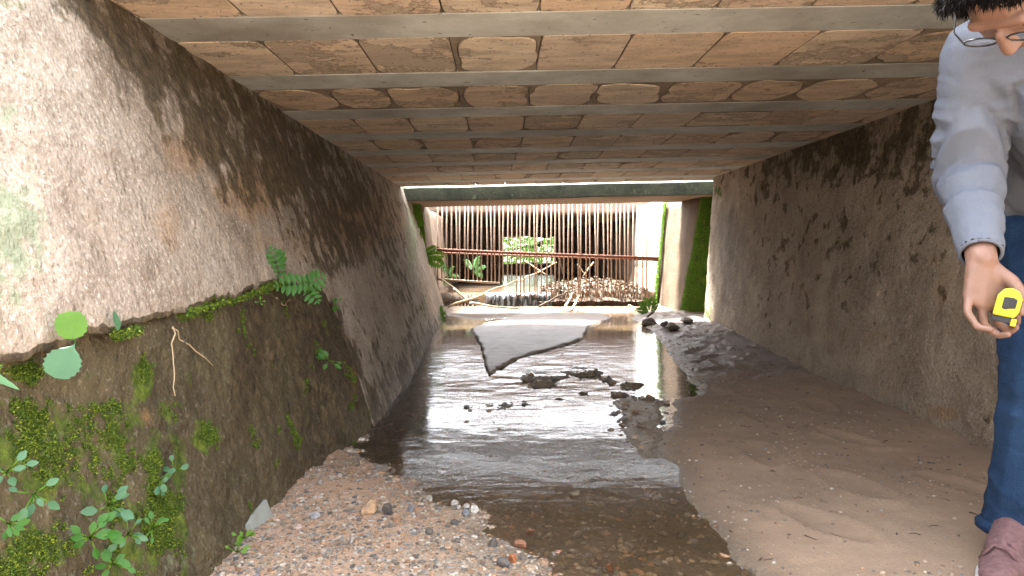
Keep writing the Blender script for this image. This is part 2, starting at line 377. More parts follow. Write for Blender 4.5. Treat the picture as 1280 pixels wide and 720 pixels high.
# ---------------- slab: ribs, clay tiles, mortar
Y0, Y1 = 1.50, 6.47
slab = empty('culvert_slab', (.45, 4, .6)); tag(slab, 'culvert roof slab of grey precast ribs with orange clay tiles between them', 'slab')
def P8(x0, x1, y0, y1, z0, z1, tilt=True):
    f = (lambda x: .0225*x) if tilt else (lambda x: 0)
    return [(x0, y0, z0+f(x0)), (x1, y0, z0+f(x1)), (x1, y1, z0+f(x1)), (x0, y1, z0+f(x0)), (x0, y0, z1+f(x0)), (x1, y0, z1+f(x1)), (x1, y1, z1+f(x1)), (x0, y1, z1+f(x0))]
child_world(hexa(P8(-1.35, 2.25, Y0, Y1, .622, .84), 'slab_topping', M['concrete'], slab, .01))
RC = [1.935+.589*k for k in range(8)]; RW = .2
XA, XB = -.98, 1.90
def rib(yc):
    n = 60; xs = np.linspace(XA, XB, n); prof = [(-RW/2, .0012), (-RW/2+.003, -.0018), (0, -.002), (RW/2-.003, -.0018), (RW/2, .0012)]
    prof = [(-RW/2, .05)]+prof+[(RW/2, .05)]
    V = np.array([[(x, yc+a+.004*float(fbm(np.array([x, yc, s*9.]), 3, 2, 5)), zc(x)+b+.0008*float(fbm(np.array([x, yc, 0.]), 4, 2, 8))) for s, (a, b) in enumerate(prof)] for x in xs])
    o = mk('rib', V.reshape(-1, 3), grid_faces(n, len(prof)), M['rib'], slab, smooth=False); child_world(o)
for yc in RC: rib(yc)
rows = [(Y0, RC[0]-RW/2)]+[(RC[k]+RW/2, RC[k+1]-RW/2) for k in range(7)]+[(RC[7]+RW/2, Y1)]
JX = {0: [275, 405, 546, 678, 800, 920, 1050], 1: [350, 460, 567, 673, 778, 885, 995, 1115], 2: [420, 490, 575, 661, 743, 830, 920, 1000, 1090], 3: [450, 515, 585, 655, 725, 795, 865, 950, 1020], 4: [470, 530, 590, 652, 715, 770, 835, 900, 965]}
SH = {1: {1: 9, 2: 9, 3: 3.0, 4: 14, 5: 14, 6: 14, 7: 7, 8: 2.4, 9: 2.6}, 2: {0: 2, 1: 2.3, 2: 2.6, 3: 3, 4: 3, 5: 2.6, 6: 2.7, 7: 2.5, 8: 2.3, 9: 2.0, 10: 2}}
for ri, (ya, yb) in enumerate(rows):
    ym = (ya+yb)/2; sy = 315-FPX*.6/ym
    if ri in JX:
        xs = [float(ray(j, sy)[0]*ym/ray(j, sy)[1]) for j in JX[ri]]
    else:
        x = -.75+random.uniform(0, .2); xs = []
        while x < 1.8: xs.append(x); x += random.uniform(.25, .275)
    while xs[0]-.262 > XA+.05: xs.insert(0, xs[0]-random.uniform(.255, .268))
    while xs[-1]+.262 < XB-.05: xs.append(xs[-1]+random.uniform(.255, .268))
    xs = [XA]+xs+[XB]
    MV, MF = [], []
    for ci in range(len(xs)-1):
        xa, xb = xs[ci]+.0012, xs[ci+1]-.0012; cx, cyy = (xa+xb)/2, (ya+yb)/2; hx, hy = (xb-xa)/2, (yb-ya)/2-.001
        e = SH.get(ri, {}).get(ci, 0)*1.35 or SH.get(ri, {}).get(ci, random.choice([2.5, 3.0, 4, 6, 12, 12, 14, 14]) if ri > 1 else random.choice([10, 14]))
        if ri == 0: e = 16
        oval = e < 6
        sx = random.uniform(.90, .985) if oval else .995; sy_ = random.uniform(.88, .985) if oval else .992
        ox = random.uniform(-.04, .04)*hx if oval else 0
        if not oval and ri > 0 and random.random() < .35: sy_ = random.uniform(.8, .93)
        N = 48; skew = random.uniform(-.12, .12) if oval else 0
        T = []; G = []; O = []
        for k in range(N):
            an = 2*math.pi*k/N; ca, sa = math.cos(an), math.sin(an)
            r0 = 1/max(abs(ca), abs(sa))
            O.append((cx+hx*ca*r0, cyy+hy*sa*r0))
            rr = (abs(ca)**e+abs(sa)**e)**(-1/e)
            nz = float(fbm(np.array([ca*1.3+ci*7, sa*1.3+ri*5, 3.]), 1.3, 4, 77))*(.24 if oval else .02)
            rr = min(rr*(1+nz), r0*.999/max(sx, sy_))
            tx, ty = rr*ca*sx+skew*rr*sa*sy_+ox/hx, rr*sa*sy_
            tx = max(-.992, min(.992, tx)); ty = max(-.99, min(.99, ty))
            T.append((cx+hx*tx, cyy+hy*ty))
            gx, gy = tx+.0032/hx*ca*1.2, ty+.0032/hy*sa*1.2
            G.append((cx+hx*max(-.998, min(.998, gx)), cyy+hy*max(-.998, min(.998, gy))))
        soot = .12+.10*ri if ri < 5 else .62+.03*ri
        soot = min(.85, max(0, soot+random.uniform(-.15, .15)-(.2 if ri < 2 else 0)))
        dz = random.uniform(-.002, .0015)
        V = [(x, y, zc(x)+dz) for x, y in T]+[(x+(x-cx)*.0, y, zc(x)+.02) for x, y in T]
        c2 = [(cx+(x-cx)*.985, cyy+(y-cyy)*.99, zc(x)+dz-.0015) for x, y in T]
        V += c2
        F = [tuple(range(2*N, 3*N))]+[(k, (k+1) % N, 2*N+(k+1) % N, 2*N+k) for k in range(N)]+[(N+k, N+(k+1) % N, (k+1) % N, k) for k in range(N)]
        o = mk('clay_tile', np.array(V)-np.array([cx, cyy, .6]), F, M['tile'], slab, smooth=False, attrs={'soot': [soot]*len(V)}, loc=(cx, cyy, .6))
        child_world(o)
        b = len(MV); N2 = N
        MV += [(x, y, zc(x)+.0005) for x, y in G]+[(x, y, zc(x)+.0005) for x, y in O]+[(x, y, zc(x)+.014) for x, y in G]
        MF += [(b+k, b+(k+1) % N2, b+N2+(k+1) % N2, b+N2+k) for k in range(N2)]+[(b+2*N2+k, b+2*N2+(k+1) % N2, b+(k+1) % N2, b+k) for k in range(N2)]
    o = mk('mortar_bed', MV, MF, M['mortar'], slab, smooth=False); child_world(o)

# ------------------------------------------------------------------ stream bed and water
def fpoly(L): return [tuple(hit_floor(*p)[:2]) for p in L]
PA = fpoly([(800, 385), (790, 398), (822, 420), (838, 445), (852, 465), (868, 488), (870, 495), (846, 500), (838, 530), (826, 562), (846, 590), (862, 622), (893, 652), (915, 690), (945, 722), (1010, 800)])+[(1.2, .3), (1.3, -3), (2.6, -3), (2.6, 8.2), (1.5, 8.2)]
PB = fpoly([(589, 412), (612, 404), (650, 395), (700, 392), (752, 392), (764, 399), (735, 410), (728, 424), (702, 434), (668, 442), (640, 452), (611, 469), (606, 455), (600, 432)])
PC = fpoly([(540, 384), (812, 381), (806, 388), (770, 391), (720, 389), (690, 393), (650, 394), (600, 399), (560, 394)])
PD = [(-1.2, 2.95)]+fpoly([(458, 536), (446, 556), (452, 580), (490, 592), (520, 600), (548, 625), (600, 640), (618, 668), (660, 700), (690, 722), (720, 770)])+[(.2, .6), (.2, -3), (-1.2, -3)]
PE = fpoly([(768, 502), (790, 496), (812, 503), (834, 498), (829, 520), (824, 545), (816, 572), (804, 580), (796, 560), (780, 540), (776, 518)])
def bed(P2):
    x, y = P2[..., 0], P2[..., 1]
    P3 = np.stack([x, y, x*0], -1); wob = .03*fbm(P3, 7, 4, 50); wv = zw(y)
    sA = sdist(x, y, PA)+wob; sB = sdist(x, y, PB)+wob*.35; sC = sdist(x, y, PC)+wob*2; sD = sdist(x, y, PD)+wob*2; sE = sdist(x, y, PE)+wob*1.2
    h = wv-.022+.012*fbm(P3, 5, 4, 51)+.040*sst(fbm(P3, 4.5, 4, 57), .05, .42)*np.exp(-((x-.45)/.55)**2-((y-3.6)/1.1)**2)
    h = np.maximum(h, wv+np.clip(sA*.35, -.05, .012)+np.clip(sA-.035, 0, .5)*.06)
    h = np.maximum(h, wv+np.clip((sB+.02*fbm(P3, 30, 3, 66))*2.0, -.05, .014)+np.clip(sB, 0, .3)*.03)
    h = np.maximum(h, wv+np.clip(sC*.2, -.03, .012))
    h = np.maximum(h, wv+np.clip(sD*.16, -.045, .035)+.006*fbm(P3, 12, 3, 54))
    h = np.maximum(h, wv+np.clip(sE*.22, -.05, .008)+np.clip(sE, -.1, .1)*.02)
    mud = sst(y, 2.8, 4.0)*sst(sA, 0, .1)
    h = h+.004*fbm(P3, 34, 3, 52)+.007*fbm(P3, 7, 3, 58)+.03*mud*np.maximum(fbm(P3, 13, 4, 59), 0)
    for fx, fy, fa in ((1.0, 2.0, .2), (.86, 2.35, -.1), (1.22, 2.5, .3), (1.05, 2.9, 0), (1.3, 1.95, .5), (1.18, 3.3, .2), (1.35, 3.0, -.2), (.98, 3.7, .1), (1.3, 4.2, 0), (.8, 1.75, .4)):
        u = (x-fx)*math.cos(fa)+(y-fy)*math.sin(fa); v = -(x-fx)*math.sin(fa)+(y-fy)*math.cos(fa); q = (u/.05)**2+(v/.135)**2
        h = h-.011*np.exp(-q**2)+.006*np.exp(-(q-1.5)**2*4)
    led = sst(y, 8.02, 8.10)*(.16+.02*fbm(P3, 6, 3, 60))       # ledge under the grille
    return h+led, sA, sB, sC, sD, sE
yy = columns([(-3, .9, .05), (.9, 4.6, .0125), (4.6, 8.6, .025), (8.6, 19, .2)]); xx = np.arange(-1.15, 2.3, .0125)
XX, YY = np.meshgrid(xx, yy)  # bed grid
H, sA, sB, sC, sD, sE = bed(np.stack([XX, YY], -1))
P = np.stack([XX, YY, H], -1)
wet = np.clip(1-(H-zw(YY)-.002)/.014, 0, 1)
wet = np.maximum(wet, .85*(1-sst(sA+.03*fbm(P, 6, 3, 97), .0, .13))*(sA > -.02)); wet = np.maximum(wet, .8*(1-sst(sD+.03*fbm(P, 6, 3, 98), .0, .15))*(sD > -.02))
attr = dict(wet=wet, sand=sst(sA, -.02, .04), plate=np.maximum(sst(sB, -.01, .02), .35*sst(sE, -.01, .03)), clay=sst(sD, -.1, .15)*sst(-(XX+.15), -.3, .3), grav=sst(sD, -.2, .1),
            mud=sst(YY, 3.0, 4.6)*sst(sA, 0, .1), far=sst(YY, 6.0, 7.2), dry=1-sst(YY, .2, 1.0))  # dry: unseen bed behind the camera, paled to bounce light inside
m = NT('stream_bed_soil', .9, .3)
peb = m.vor(70, out='Color'); pd = m.vor(70); sep = m.n('ShaderNodeSeparateColor'); m.set(sep.inputs[0], peb); pr = sep.outputs[0]
pcol = m.ramp(pr, (0, (.12, .10, .08)), (.3, (.22, .18, .13)), (.55, (.30, .25, .18)), (.75, (.19, .19, .18)), (.9, (.38, .32, .25)), (1, (.34, .16, .08)), interp='CONSTANT')
c = m.mix(m.ramp(m.noise(14, 5, .7), (.4, 0), (.65, 1)), (.23, .18, .12), pcol)
sandc = m.mix(m.ramp(m.noise(2.5, 6, .65), (.3, 0), (.7, 1)), (.33, .235, .165), (.23, .165, .115))
sandc = m.mix(m.ramp(m.vor(220), (.05, .8), (.22, 0)), sandc, (.42, .34, .27))
sandc = m.mix(m.ramp(m.vor(60), (.03, .8), (.09, 0)), sandc, (.07, .05, .04))
c = m.mix(m.attr('sand'), c, sandc)
mudc = m.mix(m.ramp(m.noise(7, 6, .7), (.35, 0), (.65, 1)), (.26, .205, .185), (.12, .092, .08))
c = m.mix(m.mask('mud', 6, .5, lo=.2, hi=.85), c, mudc)
c = m.mix(m.attr('plate'), c, m.mix(m.ramp(m.noise(6, 6, .6), (.35, 0), (.7, 1)), (.25, .19, .15), (.17, .13, .105)))
c = m.mix(m.mask('clay', 8, .5), c, m.mix(m.noise(10), (.46, .22, .12), (.40, .25, .155)))
c = m.mix(m.math('MULTIPLY', m.mask('grav', 20, .6), .6), c, m.mix(m.noise(90, 4), (.28, .20, .14), (.52, .41, .32)))
c = m.mix(m.attr('dry'), c, m.mix(m.noise(4, 5), (.50, .41, .33), (.38, .30, .23)))  # pale colour added out of view, bounces light onto the ceiling
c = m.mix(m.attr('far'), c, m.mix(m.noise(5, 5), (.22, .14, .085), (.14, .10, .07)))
c = m.mix(m.math('MULTIPLY', m.math('MULTIPLY', m.attr('wet'), .42), m.math('SUBTRACT', 1, m.math('MULTIPLY', m.attr('plate'), .75))), c, (.035, .026, .018))
hh = m.math('ADD', m.noise(130, 5, .7), m.math('MULTIPLY', m.ramp(pd, (0, 1), (.6, 0)), m.math('MULTIPLY', m.math('SUBTRACT', 1, m.attr('sand')), .8)))
flat_ = m.math('SUBTRACT', 1, m.math('MULTIPLY', m.attr('plate'), .8))
rg = m.math('SUBTRACT', m.math('SUBTRACT', .9, m.math('MULTIPLY', m.attr('wet'), .5)), m.math('MULTIPLY', m.math('MAXIMUM', m.attr('plate'), m.math('MULTIPLY', m.attr('mud'), .8)), .6))
m.b.inputs['Specular IOR Level'].default_value = .5
M['bed'] = m.out(c, m.bump(hh, .006, m.math('MULTIPLY', flat_, .8)), m.math('MAXIMUM', rg, .42))
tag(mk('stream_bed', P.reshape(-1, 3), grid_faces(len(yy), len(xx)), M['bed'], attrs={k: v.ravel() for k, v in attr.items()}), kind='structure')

# water: a thin sheet with real ripples; tinted, reflecting
yw = columns([(-3, 1, .04), (1, 8.0, .016)]); xw = np.arange(-.85, 2.0, .016)
WX, WY = np.meshgrid(xw, yw); WZ = zw(WY)
rip = np.exp(-((WX-.1)/.45)**2-((WY-3.9)/.7)**2)
P3 = np.stack([WX*.85, WY, WX*0], -1)
WZ = WZ+(.0005+.0014*rip)*fbm(P3, 11, 2, 70)
m = NT('stream_water'); T = m.t; T.nodes.remove(m.b)
tr = m.n('ShaderNodeBsdfTransparent'); tr.inputs[0].default_value = (.80, .73, .62, 1)
gl = m.n('ShaderNodeBsdfGlossy'); gl.inputs['Roughness'].default_value = .10; gl.inputs[0].default_value = (1, 1, 1, 1)
fr = m.n('ShaderNodeFresnel'); fr.inputs[0].default_value = 1.33
wn = m.noise(17, 1, .5, m.map((.75, 1.25, 1))); wn2 = m.noise(75, 2, .5, m.map((.6, 1.3, 1)))
nb = m.bump(m.math('ADD', wn, m.math('MULTIPLY', wn2, .3)), .0075, m.math('ADD', .05, m.math('MULTIPLY', m.attr('rip'), 1.0)))
for q in (gl, fr): m.set(q.inputs['Normal'], nb)
mx = m.n('ShaderNodeMixShader'); m.set(mx.inputs[0], m.math('MULTIPLY', fr.outputs[0], 1.0, clamp=True)); df = m.n('ShaderNodeBsdfDiffuse'); m.set(df.inputs[0], m.mix(m.ramp(m.noise(4, 5, .6), (.3, 0), (.7, 1)), (.27, .20, .14), (.18, .14, .10)))
silt = m.n('ShaderNodeMixShader'); m.set(silt.inputs[0], m.ramp(m.noise(2.2, 5, .6), (.35, .03), (.7, .2))); T.links.new(tr.outputs[0], silt.inputs[1]); T.links.new(df.outputs[0], silt.inputs[2]); T.links.new(silt.outputs[0], mx.inputs[1]); T.links.new(gl.outputs[0], mx.inputs[2])
T.links.new(mx.outputs[0], T.nodes['Material Output'].inputs[0]); M['water'] = m.m
zone = np.maximum(np.exp(-((WX-.02+.12*(WY-3.9))/.40)**2-((WY-3.95)/.62)**2), .8*np.exp(-((WX-.82)/.09)**2-((WY-3.1)/.45)**2))
calm = np.clip(.03+1.1*zone*sst(fbm(np.stack([WX*.8, WY, WX*0], -1), 9, 3, 94), -.05, .35)*sst(fbm(np.stack([WX, WY, WX*0], -1), 3.2, 4, 91), -.35, .35)+.12*sst(fbm(np.stack([WX, WY, WX*0], -1), 4, 3, 92), -.1, .5), 0, 1.3)
tag(mk('stream_water', np.stack([WX, WY, WZ], -1).reshape(-1, 3), grid_faces(len(yw), len(xw)), M['water'], attrs={'rip': calm.ravel()}), kind='structure')

# upstream pool above the ledge and the little fall over it
xs_ = np.arange(-.7, 1.75, .03); ys_ = np.arange(8.05, 18, .12); UX, UY = np.meshgrid(xs_, ys_)
UZ = -.455+.004*fbm(np.stack([UX, UY, UX*0], -1), 9, 2, 81)
tag(mk('upstream_water', np.stack([UX, UY, UZ], -1).reshape(-1, 3), grid_faces(len(ys_), len(xs_)), M['water'], attrs={'rip': np.full(UX.size, .4)}), kind='structure')
m = NT('falling_water', .15, .6); c = m.ramp(m.noise(26, 3, .6, m.map((1, 1, .12))), (.46, (.05, .05, .045)), (.60, (.38, .42, .46)))
m.b.inputs['Transmission Weight'].default_value = .3
M['fall'] = m.out(c, m.bump(m.noise(40, 3, .6, m.map((1, 1, .15))), .01, 1))
n = 90; V = []; xs_ = np.linspace(-.18, .56, n)
for k, (yo, z) in enumerate([(8.12, -.448), (8.05, -.452), (8.015, -.475), (8.0, -.52), (7.985, -.57), (7.97, -.64)]):
    for x in xs_: V.append((x, yo+.012*float(vnoise(np.array([x, k*.1, 0]), 30, 4)), z-.01*abs(float(vnoise(np.array([x, 0, 0.]), 14, 9)))))
tag(mk('waterfall', V, grid_faces(6, n), M['fall']), kind='structure')

# ------------------------------------------------------------------ terrain beyond the walls
gx = np.r_[np.linspace(-150, -4, 30), np.linspace(-3.5, -1.0, 12)]
def terr(side):
    xs = gx if side < 0 else np.r_[np.linspace(1.95, 4.5, 12), np.linspace(5, 150, 30)]
    ys = np.r_[np.linspace(-150, -4, 30), np.linspace(-3, 22, 100), np.linspace(24, 200, 30)]
    A, B = np.meshgrid(xs, ys); d = (-1.0-A) if side < 0 else (A-1.95)
    z = np.where((B > Y0-.1) & (B < Y1), .80, .56)+.06*fbm(np.stack([A, B, A*0], -1), .8, 4, 90)*sst(d, 0, .6)
    z = z + .25*sst(d, 1, 5)
    return A, B, z
for side in (-1, 1):
    A, B, z = terr(side)
    tag(mk('ground', np.stack([A, B, z], -1).reshape(-1, 3), grid_faces(A.shape[0], A.shape[1]), M['grass']), kind='structure')

# ------------------------------------------------------------------ outlet frame beyond the slab: piers and lintel
def mossy(name, a, b):
    m = NT(name, .92, .2); c = m.mix(m.ramp(m.noise(5, 6, .65), (.3, 0), (.7, 1)), a, b)
    c = m.mix(m.ramp(m.noise(60, 4, .7), (.45, 0), (.7, .5)), c, (.07, .055, .04))
    nx = m.n('ShaderNodeSeparateXYZ'); m.set(nx.inputs[0], m.geo('Normal'))
    face = m.ramp(m.math('MULTIPLY', nx.outputs[1], -1), (.25, 0), (.6, 1))
    nz = m.ramp(m.noise(9, 6, .7), (.30, 0), (.45, 1))
    c = m.mix(m.math('MULTIPLY', face, nz), c, m.mix(m.noise(24, 4), (.06, .15, .02), (.18, .32, .04)))
    return m.out(c, m.bump(m.noise(35, 6, .7), .015, .8))
M['pier'] = mossy('mossy_pier_concrete', (.16, .112, .072), (.09, .062, .04))
m = NT('algae_lintel', .9, .2); sp = m.n('ShaderNodeSeparateXYZ'); m.set(sp.inputs[0], m.geo('Normal'))
c = m.mix(m.ramp(m.noise(6, 6, .65), (.3, 0), (.7, 1)), (.035, .042, .034), (.09, .10, .075))
c = m.mix(m.ramp(m.noise(14, 6, .8), (.58, 0), (.68, .8)), c, (.16, .21, .13))
c = m.mix(m.ramp(m.math('MULTIPLY', sp.outputs[2], -1), (.4, 0), (.7, 1)), c, m.mix(m.noise(8, 5), (.30, .23, .17), (.18, .13, .09)))
c = m.mix(m.ramp(sp.outputs[2], (.5, 0), (.8, 1)), c, m.mix(m.noise(20, 5), (.55, .56, .5), (.3, .36, .2)))
M['lintel'] = m.out(c, m.bump(m.noise(40, 6, .7), .012, .8))
hexa([(-.63, 7.02, -.75), (-.65, 8.1, -.75), (-1.3, 8.1, -.75), (-1.3, 7.02, -.75), (-.79, 7.02, .51), (-.83, 8.1, .51), (-1.3, 8.1, .51), (-1.3, 7.02, .51)][:], 'concrete_pier', M['pier'], cuts=10, rough=.02, seed=3)
tag(bpy.data.objects['concrete_pier'], 'dark narrow pier with ferns at the left end of the lintel', 'pier')
o = hexa([(1.69, 6.9, -.75), (2.6, 6.9, -.75), (2.6, 8.1, -.75), (1.74, 8.1, -.75), (1.93, 6.9, .55), (2.6, 6.9, .55), (2.6, 8.1, .55), (1.85, 8.1, .55)], 'concrete_pier', M['pier'], cuts=12, rough=.02, seed=8)
tag(o, 'brown leaning pier with bright green moss at the right end of the lintel', 'pier')
o = hexa(P8(-1.35, 2.7, 6.66, 7.55, .484, .606), 'lintel', M['lintel'], cuts=12, rough=.012, seed=5)
tag(o, 'dark green algae covered concrete lintel spanning the opening past the slab', 'beam')
o = hexa([(1.80, 8.12, -.2), (2.3, 8.12, -.2), (2.3, 10.2, -.2), (1.86, 10.2, -.2), (1.83, 8.12, .62), (2.3, 8.12, .62), (2.3, 10.2, .62), (1.9, 10.2, .62)], 'side_wall', M['white_conc'], cuts=6, rough=.012, seed=9)
tag(o, 'bright skylit concrete side wall just behind the right pier', 'wall')
o = hexa([(1.72, 8.12, -.75), (2.3, 8.12, -.75), (2.3, 10.2, -.75), (1.72, 10.2, -.75), (1.78, 8.12, -.203), (2.3, 8.12, -.203), (2.3, 10.2, -.203), (1.84, 10.2, -.203)], 'bank', M['brown_conc'], cuts=6, rough=.03, seed=10)
tag(o, kind='structure')
o = hexa([(-1.4, 8.12, -.75), (-.72, 8.12, -.75), (-.72, 10.2, -.75), (-1.4, 10.2, -.75), (-1.4, 8.12, .5), (-.85, 8.12, .5), (-.85, 10.2, .5), (-1.4, 10.2, .5)], 'side_wall', M['brown_conc'], cuts=8, rough=.02, seed=11)
tag(o, 'brown side wall beyond the left pier, behind the end of the grille', 'wall')
# the next culvert upstream: dark passage with daylight at its far end
up_ = empty('upstream_culvert', (.5, 10, -.7)); tag(up_, 'dark culvert mouth upstream behind the iron grille', 'culvert')
def wh(*a, **k): child_world(hexa(*a, **k))
wh(P8(-2.2, 3.2, 10.2, 16.5, .56, .8, False), 'roof', M['dark_earth'], up_, 0, cuts=5, rough=.03)
wh(P8(-2.2, -.95, 10.2, 16.5, -.8, .56, False), 'side_wall', M['dark_earth'], up_, 0, cuts=5, rough=.03)
wh(P8(1.95, 3.2, 10.2, 16.5, -.8, .56, False), 'side_wall', M['dark_earth'], up_, 0, cuts=5, rough=.03)
wh(P8(-1.0, .02, 16.0, 16.4, -.7, .6, False), 'end_wall', M['dark_earth'], up_, 0)
wh(P8(1.18, 2.0, 16.0, 16.4, -.7, .6, False), 'end_wall', M['dark_earth'], up_, 0)
wh(P8(.02, 1.18, 16.0, 16.4, .34, .6, False), 'end_wall', M['dark_earth'], up_, 0, cuts=6, rough=.06)
wh(P8(-.9, 1.9, 15.5, 15.9, -.8, -.26, False), 'silt_bar', M['dark_earth'], up_, 0, cuts=8, rough=.10)
wh([(.45, 13.6, .36), (.5, 13.8, .36), (1.95, 10.6, .49), (1.9, 10.4, .49), (.45, 13.6, .50), (.5, 13.8, .50), (1.95, 10.6, .62), (1.9, 10.4, .62)], 'skew_beam', M['brown_conc'], up_, .005)

# ------------------------------------------------------------------ iron grille
gr = empty('iron_grille', (.45, 8.0, -.4)); tag(gr, 'iron grille of thin upright bars with a rusty cross bar under the lintel', 'grille')
NB = 49
rib_me = None
for k in range(NB):
    px = 548+(808-548)*k/(NB-1)+random.uniform(-.7, .7); pt = at(px, 256, 8.0); pb = at(px+random.uniform(-1.2, 1.2), 352 if px < 640 else 372, 8.0)
    bend = random.uniform(-.008, .008)
    V, F = tube([(pt.x, 8.0, .53), (pt.x*.5+pb.x*.5+bend, 8.0, 0.05), (pb.x, 8.0, pb.z)], .0075, 6)
    child_world(mk('bar', V, F, M['bar'], gr))
a, b = at(546, 312, 7.985), at(823, 323, 7.985)
V, F = tube([a, a.lerp(b, .35)+Vector((0, 0, -.004)), a.lerp(b, .7), b], .017, 8); child_world(mk('cross_bar', V, F, M['rust'], gr))
a, b = at(546, 316, 8.02), at(823, 325.5, 8.02)
V, F = tube([a, b], .010, 8); child_world(mk('cross_bar', V, F, M['rust'], gr))
a, b = at(548, 349, 7.985), at(625, 354, 7.985)
V, F = tube([a, b], .012, 8); child_world(mk('bottom_bar', V, F, M['bar'], gr))

# ------------------------------------------------------------------ loose stones
ico = bmesh.new(); bmesh.ops.create_icosphere(ico, subdivisions=1, radius=1); ICOV = np.array([v.co for v in ico.verts]); ICOF = np.array([[v.index for v in f.verts] for f in ico.faces]); ico.free()
ico = bmesh.new(); bmesh.ops.create_icosphere(ico, subdivisions=2, radius=1); ICO2V = np.array([v.co for v in ico.verts]); ICO2F = np.array([[v.index for v in f.verts] for f in ico.faces]); ico.free()
ico = bmesh.new(); bmesh.ops.create_icosphere(ico, subdivisions=3, radius=1); ICO3V = np.array([v.co for v in ico.verts]); ICO3F = np.array([[v.index for v in f.verts] for f in ico.faces]); ico.free()
m = NT('pebble', .7, .4); ca = m.attr('col', 'Color')
c = m.mix(m.ramp(m.noise(60, 5, .7), (.38, .7), (.6, 0)), ca, (.11, .085, .062))
M['gravel'] = m.out(c, m.bump(m.noise(150, 4, .6), .003, .5))
PAL = np.array([(.55, .49, .41), (.42, .34, .26), (.33, .26, .19), (.20, .185, .17), (.11, .11, .11), (.48, .30, .18), (.62, .57, .50), (.40, .23, .13), (.28, .28, .29), (.52, .40, .29), (.50, .38, .28)])
def bedh(x, y): return bed(np.stack([np.atleast_1d(x).astype(float), np.atleast_1d(y).astype(float)], -1))[0]
def scatter(n, xr, yr, dens, smin, smax, pal, sink=.35, seed=0):
    g = np.random.default_rng(seed); x = g.uniform(*xr, n); y = yr[0]+(yr[1]-yr[0])*g.uniform(0, 1, n)**1.3
    b = bed(np.stack([x, y], -1)); keep = g.uniform(0, 1, n) < dens(x, y, b)
    x, y, z = x[keep], y[keep], b[0][keep]; k = len(x)
    s = smin+(smax-smin)*g.uniform(0, 1, k)**3.0
    sc = np.stack([s*g.uniform(.8, 1.5, k), s*g.uniform(.7, 1.2, k), s*g.uniform(.45, .8, k)], 1)
    V = ICOV[None]*(1+.22*g.uniform(-1, 1, (k, len(ICOV), 1)))*sc[:, None, :]
    a = g.uniform(0, 6.28, k); ca, sa = np.cos(a)[:, None], np.sin(a)[:, None]
    Vx = V[..., 0]*ca-V[..., 1]*sa; Vy = V[..., 0]*sa+V[..., 1]*ca
    V = np.stack([Vx+x[:, None], Vy+y[:, None], V[..., 2]+(z+sc[:, 2]*(1-2*sink))[:, None]], -1)
    F = (ICOF[None]+np.arange(k)[:, None, None]*len(ICOV)).reshape(-1, 3)
    C = pal[g.integers(0, len(pal), k)]*g.uniform(.75, 1.2, (k, 1)); C = np.repeat(C[:, None], len(ICOV), 1).reshape(-1, 3)
    return V.reshape(-1, 3), F, C
def dens_bank(x, y, b):
    sD = b[4]; return np.clip(.5+sD*3, 0, 1)*np.where(x < XL(-.68)-.12, 0, 1)*(.10+.90*sst(fbm(np.stack([x, y, x*0], -1), 5, 4, 5), -.25, .3)+.3*(y < 1.6))
V, F, C = scatter(52000, (-.62, .35), (1.0, 3.4), dens_bank, .0013, .0075, PAL*.8, .5, seed=1)
tag(mk('gravel', V, F, M['gravel'], smooth=False, attrs={'col': C}), kind='stuff')
def dens_bedw(x, y, b): return np.where((b[1] < -.01) & (b[2] < -.02) & (b[5] < -.01) & (b[4] < .06), 1, 0)*np.clip(1.3-(y-2)*.25, .12, 1)
V, F, C = scatter(9000, (-.55, 1.1), (1.3, 4.6), dens_bedw, .0022, .015, PAL*.8+np.array([.05,.042,.03]), .55, seed=2)
tag(mk('streambed_gravel', V, F, M['gravel'], smooth=False, attrs={'col': C}), kind='stuff')
def dens_riff(x, y, b): return np.where((b[1] < -.01) & (b[2] < -.02), 1, 0)*np.exp(-((x-.35)/.5)**2-((y-3.3)/.9)**2)
V, F, C = scatter(2600, (-.4, 1.0), (2.2, 5.4), dens_riff, .005, .017, PAL*.75, .2, seed=6)
tag(mk('riffle_gravel', V, F, M['gravel'], smooth=False, attrs={'col': C}), kind='stuff')
def dens_sand(x, y, b): return np.where(b[1] > -.02, 1, 0)*(.12+.88*np.exp(-np.clip(b[1], 0, 9)/.09)+.5*(fbm(np.stack([x, y, x*0], -1), 5, 3, 8) > .12)+.5*(y > 3.4))
V, F, C = scatter(14000, (.3, 1.65), (1.35, 6), dens_sand, .0010, .0060, PAL*.8, seed=3)
tag(mk('sand_grit', V, F, M['gravel'], smooth=False, attrs={'col': C}), kind='stuff')

def stone(px, py, wpx, hpx, col, label, name='stone', seed=0, ang=None, dz=0, group=None):
    p = hit_floor(px, py+hpx*.35, .01); x, y = p[0], p[1]; k = y/FPX
    r = wpx*k/2; h = min(hpx*k/2*1.15, r*1.1); z = float(bedh(x, y)[0])
    V = ICO3V.copy(); nn = fbm(V+seed*3.1, 1.1, 3, seed); V = V*(1+.30*nn[:, None])
    for q in range(9):                       # planar chips
        g = np.random.default_rng(seed*7+q); a = g.normal(size=3); a /= np.linalg.norm(a); dd = V@a; t = g.uniform(.45, .8); V = V-np.maximum(dd-t, 0)[:, None]*a
    V = V*np.array([r, r*.8, h])
    a = seed*1.3 if ang is None else ang; V = V@np.array(Matrix.Rotation(a*.4, 3, 'Z')).T
    V[:, 2] += h*.55
    o = mk(name, V, ICO3F, M['gravel'], attrs={'col': np.tile(col, (len(V), 1))}, loc=(x, y, z+dz))
    return tag(o, label, 'stone', group)
G1 = 'stones lying in and beside the stream'
